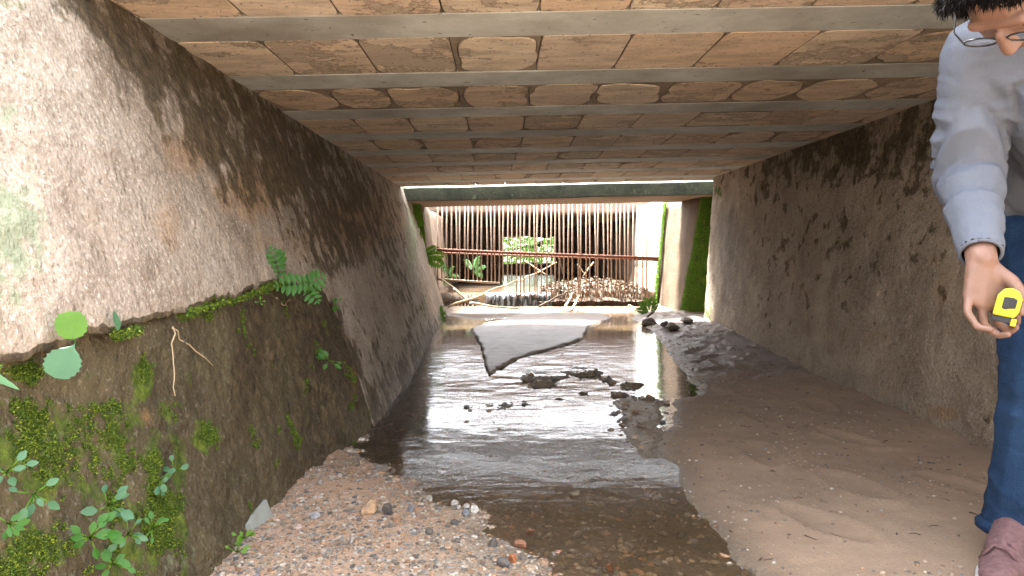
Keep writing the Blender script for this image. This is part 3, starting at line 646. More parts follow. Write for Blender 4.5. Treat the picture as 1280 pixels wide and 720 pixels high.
ST = [(362, 603, 24, 14, (.40, .21, .12), 'small flat orange stone by the left wall base, beside the shore'),
 (461, 647, 27, 21, (.46, .30, .17), 'large orange tan stone on the gravel bank, left of a dark stone'),
 (484, 648, 18, 18, (.06, .06, .065), 'black angular stone touching the large orange tan stone'),
 (496, 657, 15, 16, (.38, .22, .14), 'reddish stone wedged just right of the black angular stone'),
 (513, 640, 16, 12, (.17, .18, .21), 'blue grey flat stone between the gravel bank and the puddle'),
 (394, 656, 15, 11, (.40, .41, .45), 'pale bluish stone alone on the gravel left of the orange tan stone'),
 (537, 619, 14, 10, (.42, .39, .34), 'pale grey stone lying singly above the white cluster at the water edge'),
 (569, 621, 13, 11, (.60, .56, .50), 'off white stone topmost of the white pebble cluster'),
 (573, 634, 9, 9, (.55, .52, .48), 'small white pebble at the left of the pebble cluster'),
 (583, 633, 11, 9, (.62, .58, .54), 'white rounded pebble in the middle of the pebble cluster'),
 (593, 637, 14, 13, (.62, .60, .56), 'angular white stone at the right of the pebble cluster'),
 (582, 644, 13, 11, (.24, .27, .32), 'blue grey pebble in front of the white pebble cluster'),
 (568, 655, 11, 12, (.07, .075, .08), 'round black pebble below the white pebble cluster'),
 (616, 677, 16, 14, (.07, .07, .07), 'dark speckled stone in shallow water below the pebble cluster'),
 (640, 694, 17, 15, (.55, .19, .07), 'bright orange brick fragment in the shallow water'),
 (628, 708, 20, 14, (.10, .10, .11), 'dark grey stone beside a broken white twig at the bottom edge'),
 (653, 672, 20, 14, (.42, .18, .10), 'salmon red stone under water up and right of the orange fragment'),
 (662, 654, 13, 11, (.40, .17, .10), 'small reddish pebble under water above the salmon red stone'),
 (722, 651, 13, 9, (.55, .50, .46), 'pale pebble under clear water in mid stream'),
 (720, 607, 22, 14, (.16, .13, .085), 'olive brown cobble under the riffle in mid stream'),
 (762, 691, 12, 10, (.55, .20, .10), 'red pebble touching a pale one on the stream bed at lower right'),
 (771, 699, 10, 9, (.50, .47, .42), 'whitish pebble touching the red one on the stream bed'),
 (816, 704, 22, 9, (.42, .36, .17), 'yellowish flat stone submerged near the bottom of the stream'),
 (617, 606, 34, 9, (.22, .17, .10), 'long tan stone lying across the current under the riffle'),
 (700, 491, 24, 13, (.045, .04, .035), 'dark wet stone standing out of the water below the sediment plate'),
 (751, 489, 34, 6, (.11, .10, .10), 'long flat grey stone awash right of the dark wet stone'),
 (741, 590, 20, 16, (.05, .05, .05), 'black submerged stone right of mid stream in the riffle'),
 (785, 592, 20, 9, (.25, .14, .09), 'reddish brown stone at the foot of the small mud patch'),
 (684, 622, 14, 12, (.24, .19, .11), 'round brown pebble under water left of the olive brown cobble'),
 (425, 602, 9, 7, (.38, .34, .30), 'tiny pale stone on the clay near the left wall base'),
 (372, 669, 14, 8, (.42, .31, .27), 'pinkish stone half buried in gravel near the leaning plate'),
 (400, 615, 9, 6, (.32, .29, .27), 'small grey stone between the flat orange stone and the gravel'),
 (508, 616, 11, 7, (.45, .41, .35), 'small cream stone at the top of the gravel bank'),
 (535, 672, 15, 10, (.12, .11, .10), 'charcoal stone embedded low in the gravel bank'),
 (786, 665, 16, 12, (.30, .28, .25), 'grey cobble on the stream bed beside two small pale ones'),
 (686, 656, 17, 12, (.40, .36, .29), 'cream cobble on the stream bed left of the pale pebble'),
 (697, 680, 14, 11, (.44, .25, .18), 'rose coloured pebble below the cream cobble under water'),
 (560, 694, 13, 9, (.40, .27, .18), 'light brown stone at the lower end of the gravel bank'),
 (440, 690, 12, 9, (.46, .42, .38), 'pale stone in the gravel at the bottom left of the bank'),
 (830, 408, 14, 10, (.16, .15, .15), 'grey rock at the foot of the mossy pier')]
for i, (px, py, w_, h_, c_, l_) in enumerate(ST): stone(px, py, w_, h_, c_, l_, seed=i+1)
# rubble at the pier foot
for i, (px, py, w_, h_, c_, l_) in enumerate([(812, 402, 26, 12, (.20, .18, .17), 'flat grey broken slab leaning at the foot of the right pier'), (841, 411, 20, 10, (.13, .12, .10), 'dark muddy rock right of the broken slab at the pier foot'), (858, 404, 22, 9, (.17, .15, .13), 'brown rock against the green mossy strip at the pier foot')]):
    stone(px, py, w_, h_, c_, l_, 'rock', seed=60+i)

# grey plate leaning at the foot of the left wall
bm = bmesh.new()
a, b, c3, d3 = hit_floor(300, 684, .0), hit_floor(344, 652, .0), None, None
A = Vector(hit_floor(284, 700, .012)); B = Vector(hit_floor(342, 655, .012)); 
up1 = Vector((-.018, -.004, .052))
pts = [A, B, B+up1*1.25, A.lerp(B, .62)+up1*.98, A.lerp(B, .25)+up1*.45]
th = Vector((.009, -.004, .001)); vs = [bm.verts.new(p) for p in pts]+[bm.verts.new(p+th) for p in pts]; k = len(pts)
bm.faces.new(vs[:k]); bm.faces.new(vs[k:][::-1])
for i in range(k): bm.faces.new([vs[i], vs[(i+1) % k], vs[k+(i+1) % k], vs[k+i]])
M['plate'] = simple('grey_fibre_cement', (.30, .33, .31), (.22, .23, .20), 30, .8, .002, 80)
tag(bm_obj('broken_plate', bm, M['plate'], bevel=.0015), 'thin grey broken plate standing against the foot of the left wall', 'plate')

# ------------------------------------------------------------------ sticks and drift
def stick(p0, p1, r, mat, label, name='stick', sag=0, group=None, knots=9, jit=.016):
    p0, p1 = Vector(p0), Vector(p1); L = (p1-p0).length; P = []
    for k in range(knots+1):
        t = k/knots; p = p0.lerp(p1, t); p.z -= sag*math.sin(math.pi*t)
        p += Vector([random.uniform(-1, 1)*jit*L for _ in range(3)]) if 0 < k < knots else Vector()
        P.append(p)
    V, F = tube(P, [r*(1-.4*k/knots) for k in range(knots+1)], 7)
    return tag(mk(name, V, F, M[mat]), label, 'stick', group)
def ps(px, py, y): return at(px, py, y)
SK = [((560, 384, 7.4), (650, 349, 7.9), .012, 'bark', 'long pale cane slanting up against the grille above the fall'),
 ((567, 361, 7.7), (592, 380, 7.5), .013, 'bark', 'short thick pale stick dropping from the left pier to the shore'),
 ((587, 379, 7.3), (648, 386, 7.1), .012, 'bark', 'pale cane lying almost level in front of the left of the ledge'),
 ((552, 349, 7.85), (575, 365, 7.7), .009, 'bark', 'thin pale twig bent down from the left end of the grille'),
 ((703, 391, 7.2), (716, 366, 7.8), .014, 'bark', 'left one of two short pale stakes leaning on the leaf heap'),
 ((715, 388, 7.3), (724, 369, 7.8), .013, 'bark', 'right one of two short pale stakes leaning on the leaf heap'),
 ((674, 383, 7.5), (712, 364, 7.9), .013, 'dkbark', 'dark stick lying over the right end of the waterfall'),
 ((648, 352, 8.15), (696, 328, 8.3), .010, 'bark', 'pale cane rising right behind the grille over the plants'),
 ((655, 325, 8.4), (684, 344, 8.2), .008, 'bark', 'thin pale stem crossing behind the grille near its middle'),
 ((698, 318, 8.2), (704, 343, 8.2), .010, 'dkbark', 'dark upright twig stuck behind the middle of the grille'),
 ((722, 330, 8.15), (733, 346, 8.1), .008, 'bark', 'short pale twig leaning left on top of the leaf heap'),
 ((742, 328, 8.15), (729, 345, 8.1), .009, 'bark', 'short pale twig leaning right on top of the leaf heap'),
 ((786, 382, 7.3), (796, 386, 7.2), .013, 'bark', 'stub of light wood at the right end of the ledge'),
 ((800, 407, 6.3), (818, 388, 6.6), .016, 'dkbark', 'dark wet branch leaning at the foot of the right pier'),
 ((838, 400, 6.2), (850, 412, 5.9), .010, 'bark', 'thin bent branch in the rubble below the green moss strip')]
for a, b, r, mt, lb in SK: stick(ps(*a), ps(*b), r, mt, lb)
def fstick(p, q, r, mt, lb): stick(Vector(hit_floor(*p, .012)), Vector(hit_floor(*q, .012)), r, mt, lb, 'twig', jit=.03)
fstick((512, 634), (527, 624), .004, 'bark', 'pale broken twig on the gravel bank above the puddle')
fstick((527, 647), (534, 638), .005, 'bark', 'short pale chip of wood in the puddle on the gravel bank')
fstick((606, 711), (624, 703), .004, 'bark', 'white split twig at the bottom edge beside a dark stone')
fstick((897, 513), (938, 514), .004, 'bark', 'thin light twig lying on the brown sand in mid right')
fstick((1010, 591), (1026, 584), .004, 'dkbark', 'small dark curled twig on the sand near the middle right')
fstick((1052, 601), (1076, 610), .003, 'dkbark', 'thin dark twig on the sand right of the curled twig')

# leaf heap caught behind the grille
def leaf_heap():
    g = np.random.default_rng(5); n = 2600; V = []; F = []; C = []
    for i in range(n):
        x = g.uniform(.42, 1.66); y = g.uniform(8.05, 8.75); top = .17*(1-((x-1.05)/.72)**2)*(1-abs(y-8.35)/.5)
        z = -.47+max(top, 0)*g.uniform(.3, 1.0)+.02; s = g.uniform(.012, .032)
        M3 = np.array(Matrix.Rotation(g.uniform(0, 6.28), 3, 'Z') @ Matrix.Rotation(g.uniform(-1, 1), 3, 'X') @ Matrix.Rotation(g.uniform(-.8, .8), 3, 'Y'))
        q = np.array([(-s, 0, 0), (-.3*s, .5*s, .2*s), (s, 0, .1*s), (-.3*s, -.5*s, .2*s)])@M3.T+(x, y, z)
        b = len(V); V += list(q); F.append((b, b+1, b+2)); F.append((b, b+2, b+3))
        c = random.choice([(.13, .085, .05), (.08, .05, .03), (.20, .14, .085), (.05, .035, .025), (.26, .19, .13)]); C += [c]*4
    return np.array(V), np.array(F), np.array(C)
V, F, C = leaf_heap(); tag(mk('dead_leaves', V, F, M['gravel'], smooth=False, attrs={'col': C}), kind='stuff')
hx = np.linspace(.35, 1.7, 40); hy = np.linspace(7.98, 8.9, 24); A, B = np.meshgrid(hx, hy)
Zh = -.56+.22*np.clip(1-((A-1.05)/.72)**2, 0, 1)*np.clip(1-np.abs(B-8.4)/.45, 0, 1)+.02*fbm(np.stack([A, B, A*0], -1), 12, 3, 6)
tag(mk('silt_heap', np.stack([A, B, Zh], -1).reshape(-1, 3), grid_faces(24, 40), M['dark_earth']), kind='structure')
# hanging roots and lumps along the ledge
g = np.random.default_rng(8); LV = []; LF = []
for i in range(130):
    x = g.choice([g.uniform(-.68, -.25), g.uniform(.6, 1.6)]); V, F = tube([(x, 8.02, -.47+g.uniform(-.02, .02)), (x+g.uniform(-.03, .03), 7.99-g.uniform(0, .03), -.53), (x+g.uniform(-.06, .06), 7.97, -.60)], g.uniform(.002, .005), 4)
    b = len(LV); LV += V; LF += [tuple(b+i for i in f) for f in F]
tag(mk('ledge_roots', LV, LF, M['dkbark']), kind='stuff')

# ------------------------------------------------------------------ leaves, ferns and moss
def leafmat(name, a, b, tr=.35):
    m = NT(name, .5, .4); c = m.mix(m.noise(40, 4), a, b); c = m.mix(m.math('MULTIPLY', m.rand(), .35), c, (a[0]*1.6, a[1]*1.2, a[2]))
    m.b.inputs['Base Color']; tl = m.n('ShaderNodeBsdfTranslucent'); m.set(tl.inputs[0], c)
    mx = m.n('ShaderNodeMixShader'); mx.inputs[0].default_value = tr; out = m.t.nodes['Material Output']
    m.out(c, m.bump(m.noise(90, 3), .002, .4)); m.t.links.new(m.b.outputs[0], mx.inputs[1]); m.t.links.new(tl.outputs[0], mx.inputs[2]); m.t.links.new(mx.outputs[0], out.inputs[0])
    return m.m
M['leaf'] = leafmat('green_leaf', (.03, .12, .018), (.06, .19, .02))
M['leaf_b'] = leafmat('bluish_leaf', (.06, .17, .085), (.11, .24, .13))
M['leaf_y'] = leafmat('bright_leaf', (.11, .24, .02), (.06, .17, .02))
def frame(nrm, up):
    n = Vector(nrm).normalized(); u = Vector(up); u = (u-n*u.dot(n)).normalized(); return u.cross(n), u, n
def leafgeo(c, nrm, up, L, W, kind='oval', curl=.15, notch=0, seed=0):
    """a curved leaf blade: rows along the midrib, closed outline"""
    r_, u, n = frame(nrm, up); V = []; F = []; NR, NC = (17, 9) if kind in ('round', 'blade') else (9, 5)
    for i in range(NR):
        t = i/(NR-1)
        if kind == 'round': w_ = math.sqrt(max(0, 1-(2*t-1)**2))**.8
        elif kind == 'blade': w_ = (1-t)**.7*min(1, t*6+.25)
        else: w_ = math.sin(math.pi*min(1, t*.96+.02))**.8*(1-.25*t)
        wob = 1+.08*math.sin(seed*5+i*2.3)
        for j in range(NC):
            s_ = (j/(NC-1)-.5)*2
            yy_ = t*L - (notch*L*(1-abs(s_))*(1-t)**3 if notch else 0)
            V.append(Vector(c)+u*yy_+r_*(s_*w_*wob*W/2)+n*(curl*L*(abs(s_)*w_*.35-(t-.3)**2*.8)))
    for i in range(NR-1):
        for j in range(NC-1): a = i*NC+j; F.append((a, a+1, a+NC+1, a+NC))
    return V, F
def join(parts):
    V = []; F = []
    for v, f in parts: b = len(V); V += list(v); F += [tuple(b+i for i in q) for q in f]
    return V, F
def plant(name, label, cat, stem, leaves, mat, smat='leaf_y', group=None):
    root = empty(name, tuple(stem[0][0])); tag(root, label, cat, group)
    if stem[0]:
        V, F = join([tube(s, r, 5) for s, r in zip(stem, [.0012]*len(stem))]); child_world(mk('stem', V, F, M[smat], root))
    for lf in leaves:
        V, F = lf; child_world(mk('leaf', V, F, M[mat], root))
    return root
def frond(base, tip, nrm, L, mat, parent, pairs=7, lw_=.45, arch=.1):
    """a fern frond: rachis with paired leaflets, one mesh"""
    base, tip = Vector(base), Vector(tip); d = (tip-base); n = Vector(nrm).normalized(); P = []; T = []
    Lf = d.length
    for k in range(11): t = k/10; P.append(base+d*t+n*(arch*Lf*math.sin(math.pi*t*.9)))
    parts = [tube(P, [.0014*(1-.7*k/10) for k in range(11)], 4)]
    side = d.normalized().cross(n)
    for k in range(pairs):
        t = .18+.78*k/(pairs-1); p = base+d*t+n*(arch*Lf*math.sin(math.pi*t*.9)); wl = lw_*Lf*math.sin(math.pi*(.12+.80*(1-t)**.9))*random.uniform(.85, 1.1)
        for sg in (-1, 1):
            u = (side*sg+d.normalized()*.35+n*random.uniform(-.2, .15)).normalized()
            parts.append(leafgeo(p, n, u, wl, min(wl*.5, Lf*.95/pairs*1.15), 'oval', .2, seed=k))
    parts.append(leafgeo(P[-1], n, d, Lf*.14, Lf*.08, 'oval', .1))
    V, F = join(parts); return child_world(mk('frond', V, F, M[mat], parent))
NL = Vector((1, 0, .3)).normalized(); VIEW = lambda p: (-Vector(p)).normalized()
def wl(px, py, off=.0): return Vector(hit_left(px, py, off))
def wd(px, py, y): return at(px, py, y)
# fern sprig on the broken edge
b0 = wl(362, 362, .01); root = empty('wall_fern', tuple(b0)); tag(root, 'green fern sprig with three fronds on the broken edge of the left wall', 'fern')
nf = (VIEW(b0)+Vector((.2, 0, .3))).normalized()
yf = b0.y
frond(wd(351, 352, yf-.02), wd(340, 313, yf-.08), nf, .1, 'leaf', root, 6, .36)
frond(wd(398, 353, yf-.03), wd(345, 358, yf-.10), nf, .1, 'leaf', root, 7, .30)
frond(wd(372, 362, yf-.02), wd(404, 346, yf-.04), nf, .1, 'leaf', root, 5, .4)
frond(wd(380, 362, yf-.02), wd(397, 377, yf-.06), nf, .1, 'leaf', root, 4, .45)
def small_plant(px, py, s, n, mat, label, cat='plant', hit=wl, kind='oval', off=.01, seed=0, name='wall_plant'):
    rs = random.Random(seed); b = hit(px, py, off); k = b.y/FPX; stems = []; lv = []
    for i in range(n):
        an = rs.uniform(0, 6.28); rr = s*k*rs.uniform(.2, 1); vv = VIEW(b); r_, u, nn = frame(vv, (0, 0, 1))
        p = b+r_*math.cos(an)*rr+u*math.sin(an)*rr+vv*rs.uniform(.005, .03); stems.append([b, b.lerp(p, .5)+vv*.006, p])
        L = s*k*rs.uniform(.5, .9); lv.append(leafgeo(p, (vv+Vector((rs.uniform(-.5, .5), 0, rs.uniform(-.2, .6)))).normalized(), (math.cos(an), 0, math.sin(an)+.1), L, L*.7, kind, seed=i))
    return plant(name, label, cat, stems, lv, mat)
small_plant(418, 382, 9, 6, 'leaf', 'tiny green plant just right of the fern sprig', seed=1)
small_plant(411, 450, 11, 9, 'leaf', 'little bushy green plant low in the dark part of the left wall', seed=2)
small_plant(325, 377, 5, 4, 'leaf_y', 'few bright leaflets in the crack left of the fern sprig', seed=3)
# round leaves in the crack
b0 = wl(95, 432, -.02); p = wl(92, 424, .03)
plant('round_leaf_plant', 'single bright green round leaf growing out of the wall crack', 'plant', [[b0, p]], [leafgeo(p, VIEW(p)+Vector((.1, 0, .2)), (-.12, 0, 1), .045, .043, 'round', .2)], 'leaf_y')
p = wl(88, 438, .03)
plant('heart_leaf_plant', 'bluish heart shaped leaf hanging below the wall crack', 'plant', [[b0, p]], [leafgeo(p, VIEW(p)+Vector((0, 0, .3)), (-.5, 0, -1), .045, .048, 'round', .15, .3)], 'leaf_b')
b0 = wl(150, 414, 0.0); plant('pale_leaf_plant', 'faded pale green leaf pressed on the wall above the crack', 'plant', [[b0, wl(149, 410, .01)]], [leafgeo(wl(147, 413, .012), NL, (.1, .3, 1), .038, .026, 'oval', .1)], 'leaf_b')
b0 = wl(-20, 462, .0); p = wl(-22, 462, .03); e = wl(24, 487, .05)
plant('grass_blade', 'light green grass blade hanging in at the left edge', 'grass', [[b0, p]], [leafgeo(p, VIEW(p), e-p, (e-p).length, .014, 'blade', .05)], 'leaf_b')
small_plant(218, 588, 13, 5, 'leaf_b', 'pale round leaved plant low on the left wall, right of the moss', kind='round', off=-.06, seed=5)
small_plant(200, 600, 14, 5, 'leaf_b', 'pale round leaved plant just below and left of its like on the footing', kind='round', off=-.06, seed=6)
small_plant(305, 673, 12, 6, 'leaf_y', 'small pale green weed at the top of the leaning grey plate', off=-.04, seed=7)
small_plant(296, 690, 12, 5, 'leaf_y', 'small weed squeezed between leaning plate and wall base', off=-.03, seed=8)
# the dense cluster of lobed leaves at the lower left
rs = random.Random(3)
for i, (px, py, s, nn_, lab) in enumerate([(135, 632, 22, 9, 'topmost leafy clump of the green weeds low on the left footing'), (112, 672, 24, 11, 'largest leafy clump of the green weeds low on the left footing'), (160, 668, 16, 7, 'right leafy clump of the green weeds, beside bare stone'),
      (140, 705, 20, 8, 'lowest leafy clump of the green weeds on the left footing'), (42, 618, 20, 7, 'small blue green weed near the left edge above the mossy patch'), (8, 590, 22, 8, 'blue green leaves cut by the left edge of the view'), (10, 655, 18, 7, 'leafy tuft at the left edge under the blue green leaves'), (190, 660, 15, 6, 'little weed at the right of the leafy clumps')]):
    small_plant(px, py, s, nn_, 'leaf_b' if i in (0, 2, 4, 5) else 'leaf', lab, off=-.045, seed=20+i)
# thin dry roots hanging on the wall
for a, b, lb in [((216, 408), (219, 495), 'long straight dry root hanging down the left footing'), ((215, 410), (266, 457), 'dry root running slantwise down the left footing'), ((345, 372), (378, 398), 'curled dry root hanging below the fern sprig'), ((372, 362), (350, 388), 'short pale root crossing below the fern sprig')]:
    p, q = wl(*a, -.03), wl(*b, -.045); stick(p, q, .0018, 'bark', lb, 'root', jit=.03)
# ferns on the left pier
def pier_fern(px, py, y, tips, label, mat='leaf_y'):
    b = ps(px, py, y); root = empty('pier_fern', tuple(b)); tag(root, label, 'fern')
    for tx, ty in tips:
        e = ps(tx, ty, y-.12); frond(b, e, (VIEW(b)+Vector((0, 0, .6))).normalized(), 0, mat, root, 12, .24, .12)
pier_fern(513, 285, 7.0, [(522, 262), (528, 280), (526, 296), (518, 302)], 'upper fern tuft on the edge of the left pier')
pier_fern(524, 322, 7.0, [(555, 320), (556, 334), (545, 310), (540, 330), (530, 338)], 'bright arching fern halfway up the left pier')
pier_fern(548, 396, 6.6, [(552, 384), (556, 392), (546, 386), (556, 400)], 'small fern at the foot of the left pier')
pier_fern(812, 392, 7.0, [(800, 380), (806, 374), (816, 372), (796, 388), (822, 380), (803, 392)], 'leafy weed at the foot of the right pier')
pier_fern(560, 344, 8.3, [(552, 330), (566, 334), (572, 346), (556, 356)], 'leafy tuft behind the left end of the grille', 'leaf')
pier_fern(592, 338, 8.5, [(582, 326), (598, 322), (606, 334), (602, 346)], 'low fern behind the left part of the grille', 'leaf')

def tuftmass(name, P, N, n, size, mat, parent=None, up=.5, seed=0, label=None):
    """many tiny triangular leaves standing on points P"""
    g = np.random.default_rng(seed); i = g.integers(0, len(P), n); p = P[i]+g.normal(0, .003, (n, 3)); d = g.normal(0, 1, (n, 3))*.8+N[i]+np.array([0, 0, up]); d /= np.linalg.norm(d, axis=1)[:, None]
    s = g.normal(0, 1, (n, 3)); s -= (s*d).sum(1)[:, None]*d; s /= np.linalg.norm(s, axis=1)[:, None]
    L = size*g.uniform(.4, 1.3, (n, 1)); V = np.stack([p-s*L*.28, p+s*L*.28, p+d*L], 1).reshape(-1, 3)
    o = mk(name, V, np.arange(3*n).reshape(-1, 3), mat, parent, smooth=False, attrs={'col': np.repeat(g.uniform(0, 1, n), 3)}); tag(o, kind='stuff'); return o
m = NT('moss', .8, .2); ap = m.n('ShaderNodeAttribute'); ap.attribute_name = 'col'
c = m.ramp(ap.outputs['Fac'], (0, (.02, .045, .008)), (.5, (.06, .11, .015)), (.8, (.14, .20, .02)), (1, (.25, .29, .035)))
M['moss'] = m.out(c)
m = NT('skylit_moss', .8, .2); ap = m.n('ShaderNodeAttribute'); ap.attribute_name = 'col'
M['moss_lit'] = m.out(m.ramp(ap.outputs['Fac'], (0, (.05, .12, .015)), (.5, (.13, .25, .03)), (1, (.28, .42, .06))))  # lighter copy of the same moss, skylight put into its green
FMOSS = np.maximum(FMOSS, np.where((FPXY[1] > 500) & (FPXY[0] < 235), .40, np.where(FPXY[1] > 440, .16, 0))); Pm = FOOT.reshape(-1, 3); mk_ = FMOSS.ravel(); nz = fbm(Pm, 14, 4, 61)
okm = (np.random.default_rng(3).uniform(0, 1, len(Pm)) < np.clip((mk_+nz*.9-.42)*2.2, 0, 1)**1.5) & (FPXY[0].ravel() > -60) & (Pm[:, 2] > -.72) & (Pm[:, 1] < 3.2)
Q = Pm[okm]; o = tuftmass('moss', Q, np.tile((1, 0, .1), (len(Q), 1)), 110000, .0036, M['moss'], lw, seed=4); child_world(o)
# moss fringe along the crack and the top of the wall
cols = np.linspace(0, 1, 900); fr_ = []
for k in range(900):
    i = random.choice([0, 4, 5, 8, 9, 10, 11, 12, 13, 13, 12, 11]); a = EDGE[i]; b = EDGE[i+1]; t = random.random(); h = hit_left(a[0]+(b[0]-a[0])*t, a[1]+(b[1]-a[1])*t+random.uniform(-1, 5), -.01); fr_.append(h)
Q = np.array(fr_); o = tuftmass('moss_fringe', Q, np.tile((1, 0, -.2), (len(Q), 1)), 12000, .006, M['moss'], lw, up=-.1, seed=5); child_world(o)
Q = np.stack([rng.uniform(-1.15, -.90, 500), rng.uniform(.9, 1.56, 500), rng.uniform(.54, .57, 500)], 1); tuftmass('grass_verge', Q, np.tile((.3, 0, .7), (500, 1)), 6000, .03, M['moss'], seed=6)
# moss on the right pier's face
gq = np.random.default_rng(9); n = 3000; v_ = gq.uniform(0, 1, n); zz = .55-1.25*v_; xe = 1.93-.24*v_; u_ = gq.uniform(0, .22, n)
Q = np.stack([xe+u_, np.full(n, 6.885), zz], 1); tuftmass('pier_moss', Q, np.tile((0, -1, .1), (n, 1)), 9000, .014, M['moss_lit'], up=-.3, seed=7)
xb = 1.85-.11*v_; Q = np.stack([xb-.02, gq.uniform(8.0, 8.12, n), zz], 1); tuftmass('pier_edge_moss', Q, np.tile((-1, -.4, 0), (n, 1)), 9000, .016, M['moss_lit'], up=-.3, seed=8)
# greenery in daylight at the far end of the upstream culvert
def foliage(P, n, size, seed): 
    g = np.random.default_rng(seed); V = []; F = []
    i = g.integers(0, len(P), n); parts = []
    for k in range(n):
        p = P[i[k]]; a = g.uniform(0, 6.28); parts.append(leafgeo(p, (g.normal()*.4, -1, .6+g.normal()*.4), (math.cos(a), .2, math.sin(a)), size*g.uniform(.6, 1.3), size*.4, 'oval'))
    return join(parts)
g = np.random.default_rng(12); Pn = np.stack([g.uniform(-.6, 1.9, 900), g.uniform(17, 18.4, 900), g.uniform(-.5, 1.4, 900)], 1)
V, F = foliage(Pn, 1700, .17, 3); tag(mk('foliage', V, F, M['leaf_y']), kind='stuff')

# ------------------------------------------------------------------ the person
def hull(bm, balls):
    """convex hull of a few ellipsoids: (centre, radius or (rx,ry,rz), optional 3x3)"""
    t = bmesh.new()
    for bl in balls:
        c, r = bl[0], bl[1]; r = (r, r, r) if not hasattr(r, '__len__') else r
        Mx = bl[2].to_4x4() if len(bl) > 2 else Matrix()
        bmesh.ops.create_icosphere(t, subdivisions=2, radius=1, matrix=Matrix.Translation(c) @ Mx @ Matrix.Diagonal((*r, 1)))
    bmesh.ops.convex_hull(t, input=t.verts); 
    bmesh.ops.delete(t, geom=[v for v in t.verts if not v.link_faces], context='VERTS')
    me = bpy.data.meshes.new('tmp'); t.to_mesh(me); t.free(); bm.from_mesh(me); bpy.data.meshes.remove(me)
def chain(bm, pts, rad):
    for i in range(len(pts)-1): hull(bm, [(Vector(pts[i]), rad[i]), (Vector(pts[i+1]), rad[i+1])])
def organic(name, bm, voxel, smooth, mat, parent, disp=None, cut=None):
    me = bpy.data.meshes.new('tmp'); bm.to_mesh(me); bm.free(); o = bpy.data.objects.new('tmp', me); COL.objects.link(o)
    r = o.modifiers.new('r', 'REMESH'); r.mode = 'VOXEL'; r.voxel_size = voxel
    q = o.modifiers.new('s', 'SMOOTH'); q.iterations = smooth; q.factor = .5
    dg = bpy.context.evaluated_depsgraph_get(); ev = o.evaluated_get(dg); m2 = bpy.data.meshes.new_from_object(ev)
    bpy.data.objects.remove(o); n = len(m2.vertices); co = np.empty(n*3, np.float32); m2.vertices.foreach_get('co', co); co = co.reshape(-1, 3)
    if disp is not None:
        nn = np.empty(n*3, np.float32); m2.vertex_normals.foreach_get('vector', nn); nn = nn.reshape(-1, 3)
        co = (co+nn*disp(co)[:, None]).astype(np.float32); m2.vertices.foreach_set('co', co.ravel()); m2.update()
    if cut is not None:
        b = bmesh.new(); b.from_mesh(m2); kill = cut(co); b.verts.ensure_lookup_table()
        bmesh.ops.delete(b, geom=[b.verts[i] for i in np.nonzero(kill)[0]], context='VERTS'); b.to_mesh(m2); b.free()
    m2.polygons.foreach_set('use_smooth', [True]*len(m2.polygons)); m2.materials.clear(); m2.materials.append(mat)
    m2.name = name; o = bpy.data.objects.new(name, m2); link(o, parent); return child_world(o)
m = NT('skin', .5, .4); c = m.mix(m.ramp(m.noise(18, 5, .6), (.3, 0), (.7, 1)), (.15, .080, .056), (.215, .122, .09)); m.b.inputs['Subsurface Weight'].default_value = .12; m.b.inputs['Subsurface Radius'].default_value = (.012, .005, .003)
M['skin'] = m.out(c, m.bump(m.noise(220, 4, .6), .0012, .5))
m = NT('grey_jersey', .95, .15); kn = m.n('ShaderNodeTexWave'); kn.inputs['Scale'].default_value = 260; kn.inputs['Distortion'].default_value = 2; m.set(kn.inputs[0], m.tc)
c = m.mix(m.noise(300, 2), (.125, .137, .165), (.10, .11, .138)); M['shirt'] = m.out(c, m.bump(kn.outputs[1], .0006, .4, m.bump(m.noise(30, 4), .004, .4)))
m = NT('blue_denim', .95, .15); c = m.mix(m.ramp(m.noise(8, 5, .6), (.3, 0), (.7, 1)), (.006, .018, .048), (.014, .036, .082)); c = m.mix(m.ramp(m.noise(350, 2), (.45, 0), (.7, .5)), c, (.035, .06, .10))
M['denim'] = m.out(c, m.bump(m.noise(260, 3), .001, .5, m.bump(m.noise(16, 5), .01, .5)))
M['hair'] = simple('dark_hair', (.005, .004, .004), (.010, .008, .007), 60, .95, .004, 160, .08)
M['knit'] = simple('mauve_knit', (.15, .085, .088), (.08, .045, .048), 80, .9, .002, 200)
M['sole'] = simple('pale_rubber', (.55, .55, .56), (.42, .42, .43), 20, .7, .001, 80)
M['yellow'] = simple('yellow_plastic', (.50, .47, .015), (.40, .36, .015), 20, .35, .0005, 60, .5, .2)
M['black'] = simple('black_rubber', (.015, .015, .017), (.03, .03, .032), 30, .6, .0008, 120)
M['frame'] = simple('dark_frame', (.02, .02, .022), (.03, .03, .03), 30, .3, .0005, 100)
m = NT('lens', .05, .5); m.b.inputs['Transmission Weight'].default_value = 1; m.b.inputs['Base Color'].default_value = (.95, .97, 1, 1); m.b.inputs['IOR'].default_value = 1.2; M['lens'] = m.m
SHR, ELR, WRR = Vector((.93, 1.42, .395)), Vector((.975, 1.50, .165)), Vector((.894, 1.33, -.012))
SHL, ELL, WRL = Vector((1.25, 1.27, .40)), Vector((1.36, 1.22, .16)), Vector((1.30, 1.10, -.02))
NK, CH, BE, PE_ = Vector((1.03, 1.325, .425)), Vector((1.11, 1.40, .33)), Vector((1.24, 1.53, .25)), Vector((1.37, 1.665, .13))
HR, KR, AR = Vector((1.28, 1.70, .08)), Vector((1.125, 1.45, -.24)), Vector((1.10, 1.485, -.60))
HL, KL, AL = Vector((1.45, 1.63, .08)), Vector((1.42, 1.38, -.25)), Vector((1.43, 1.52, -.60))
HC = Vector((.865, 1.225, .448)); FU = Vector((-.80, -.52, .12)).normalized(); FF = Vector((-.12, .02, -.98)); FF = (FF-FU*FF.dot(FU)).normalized(); FS = FF.cross(FU)
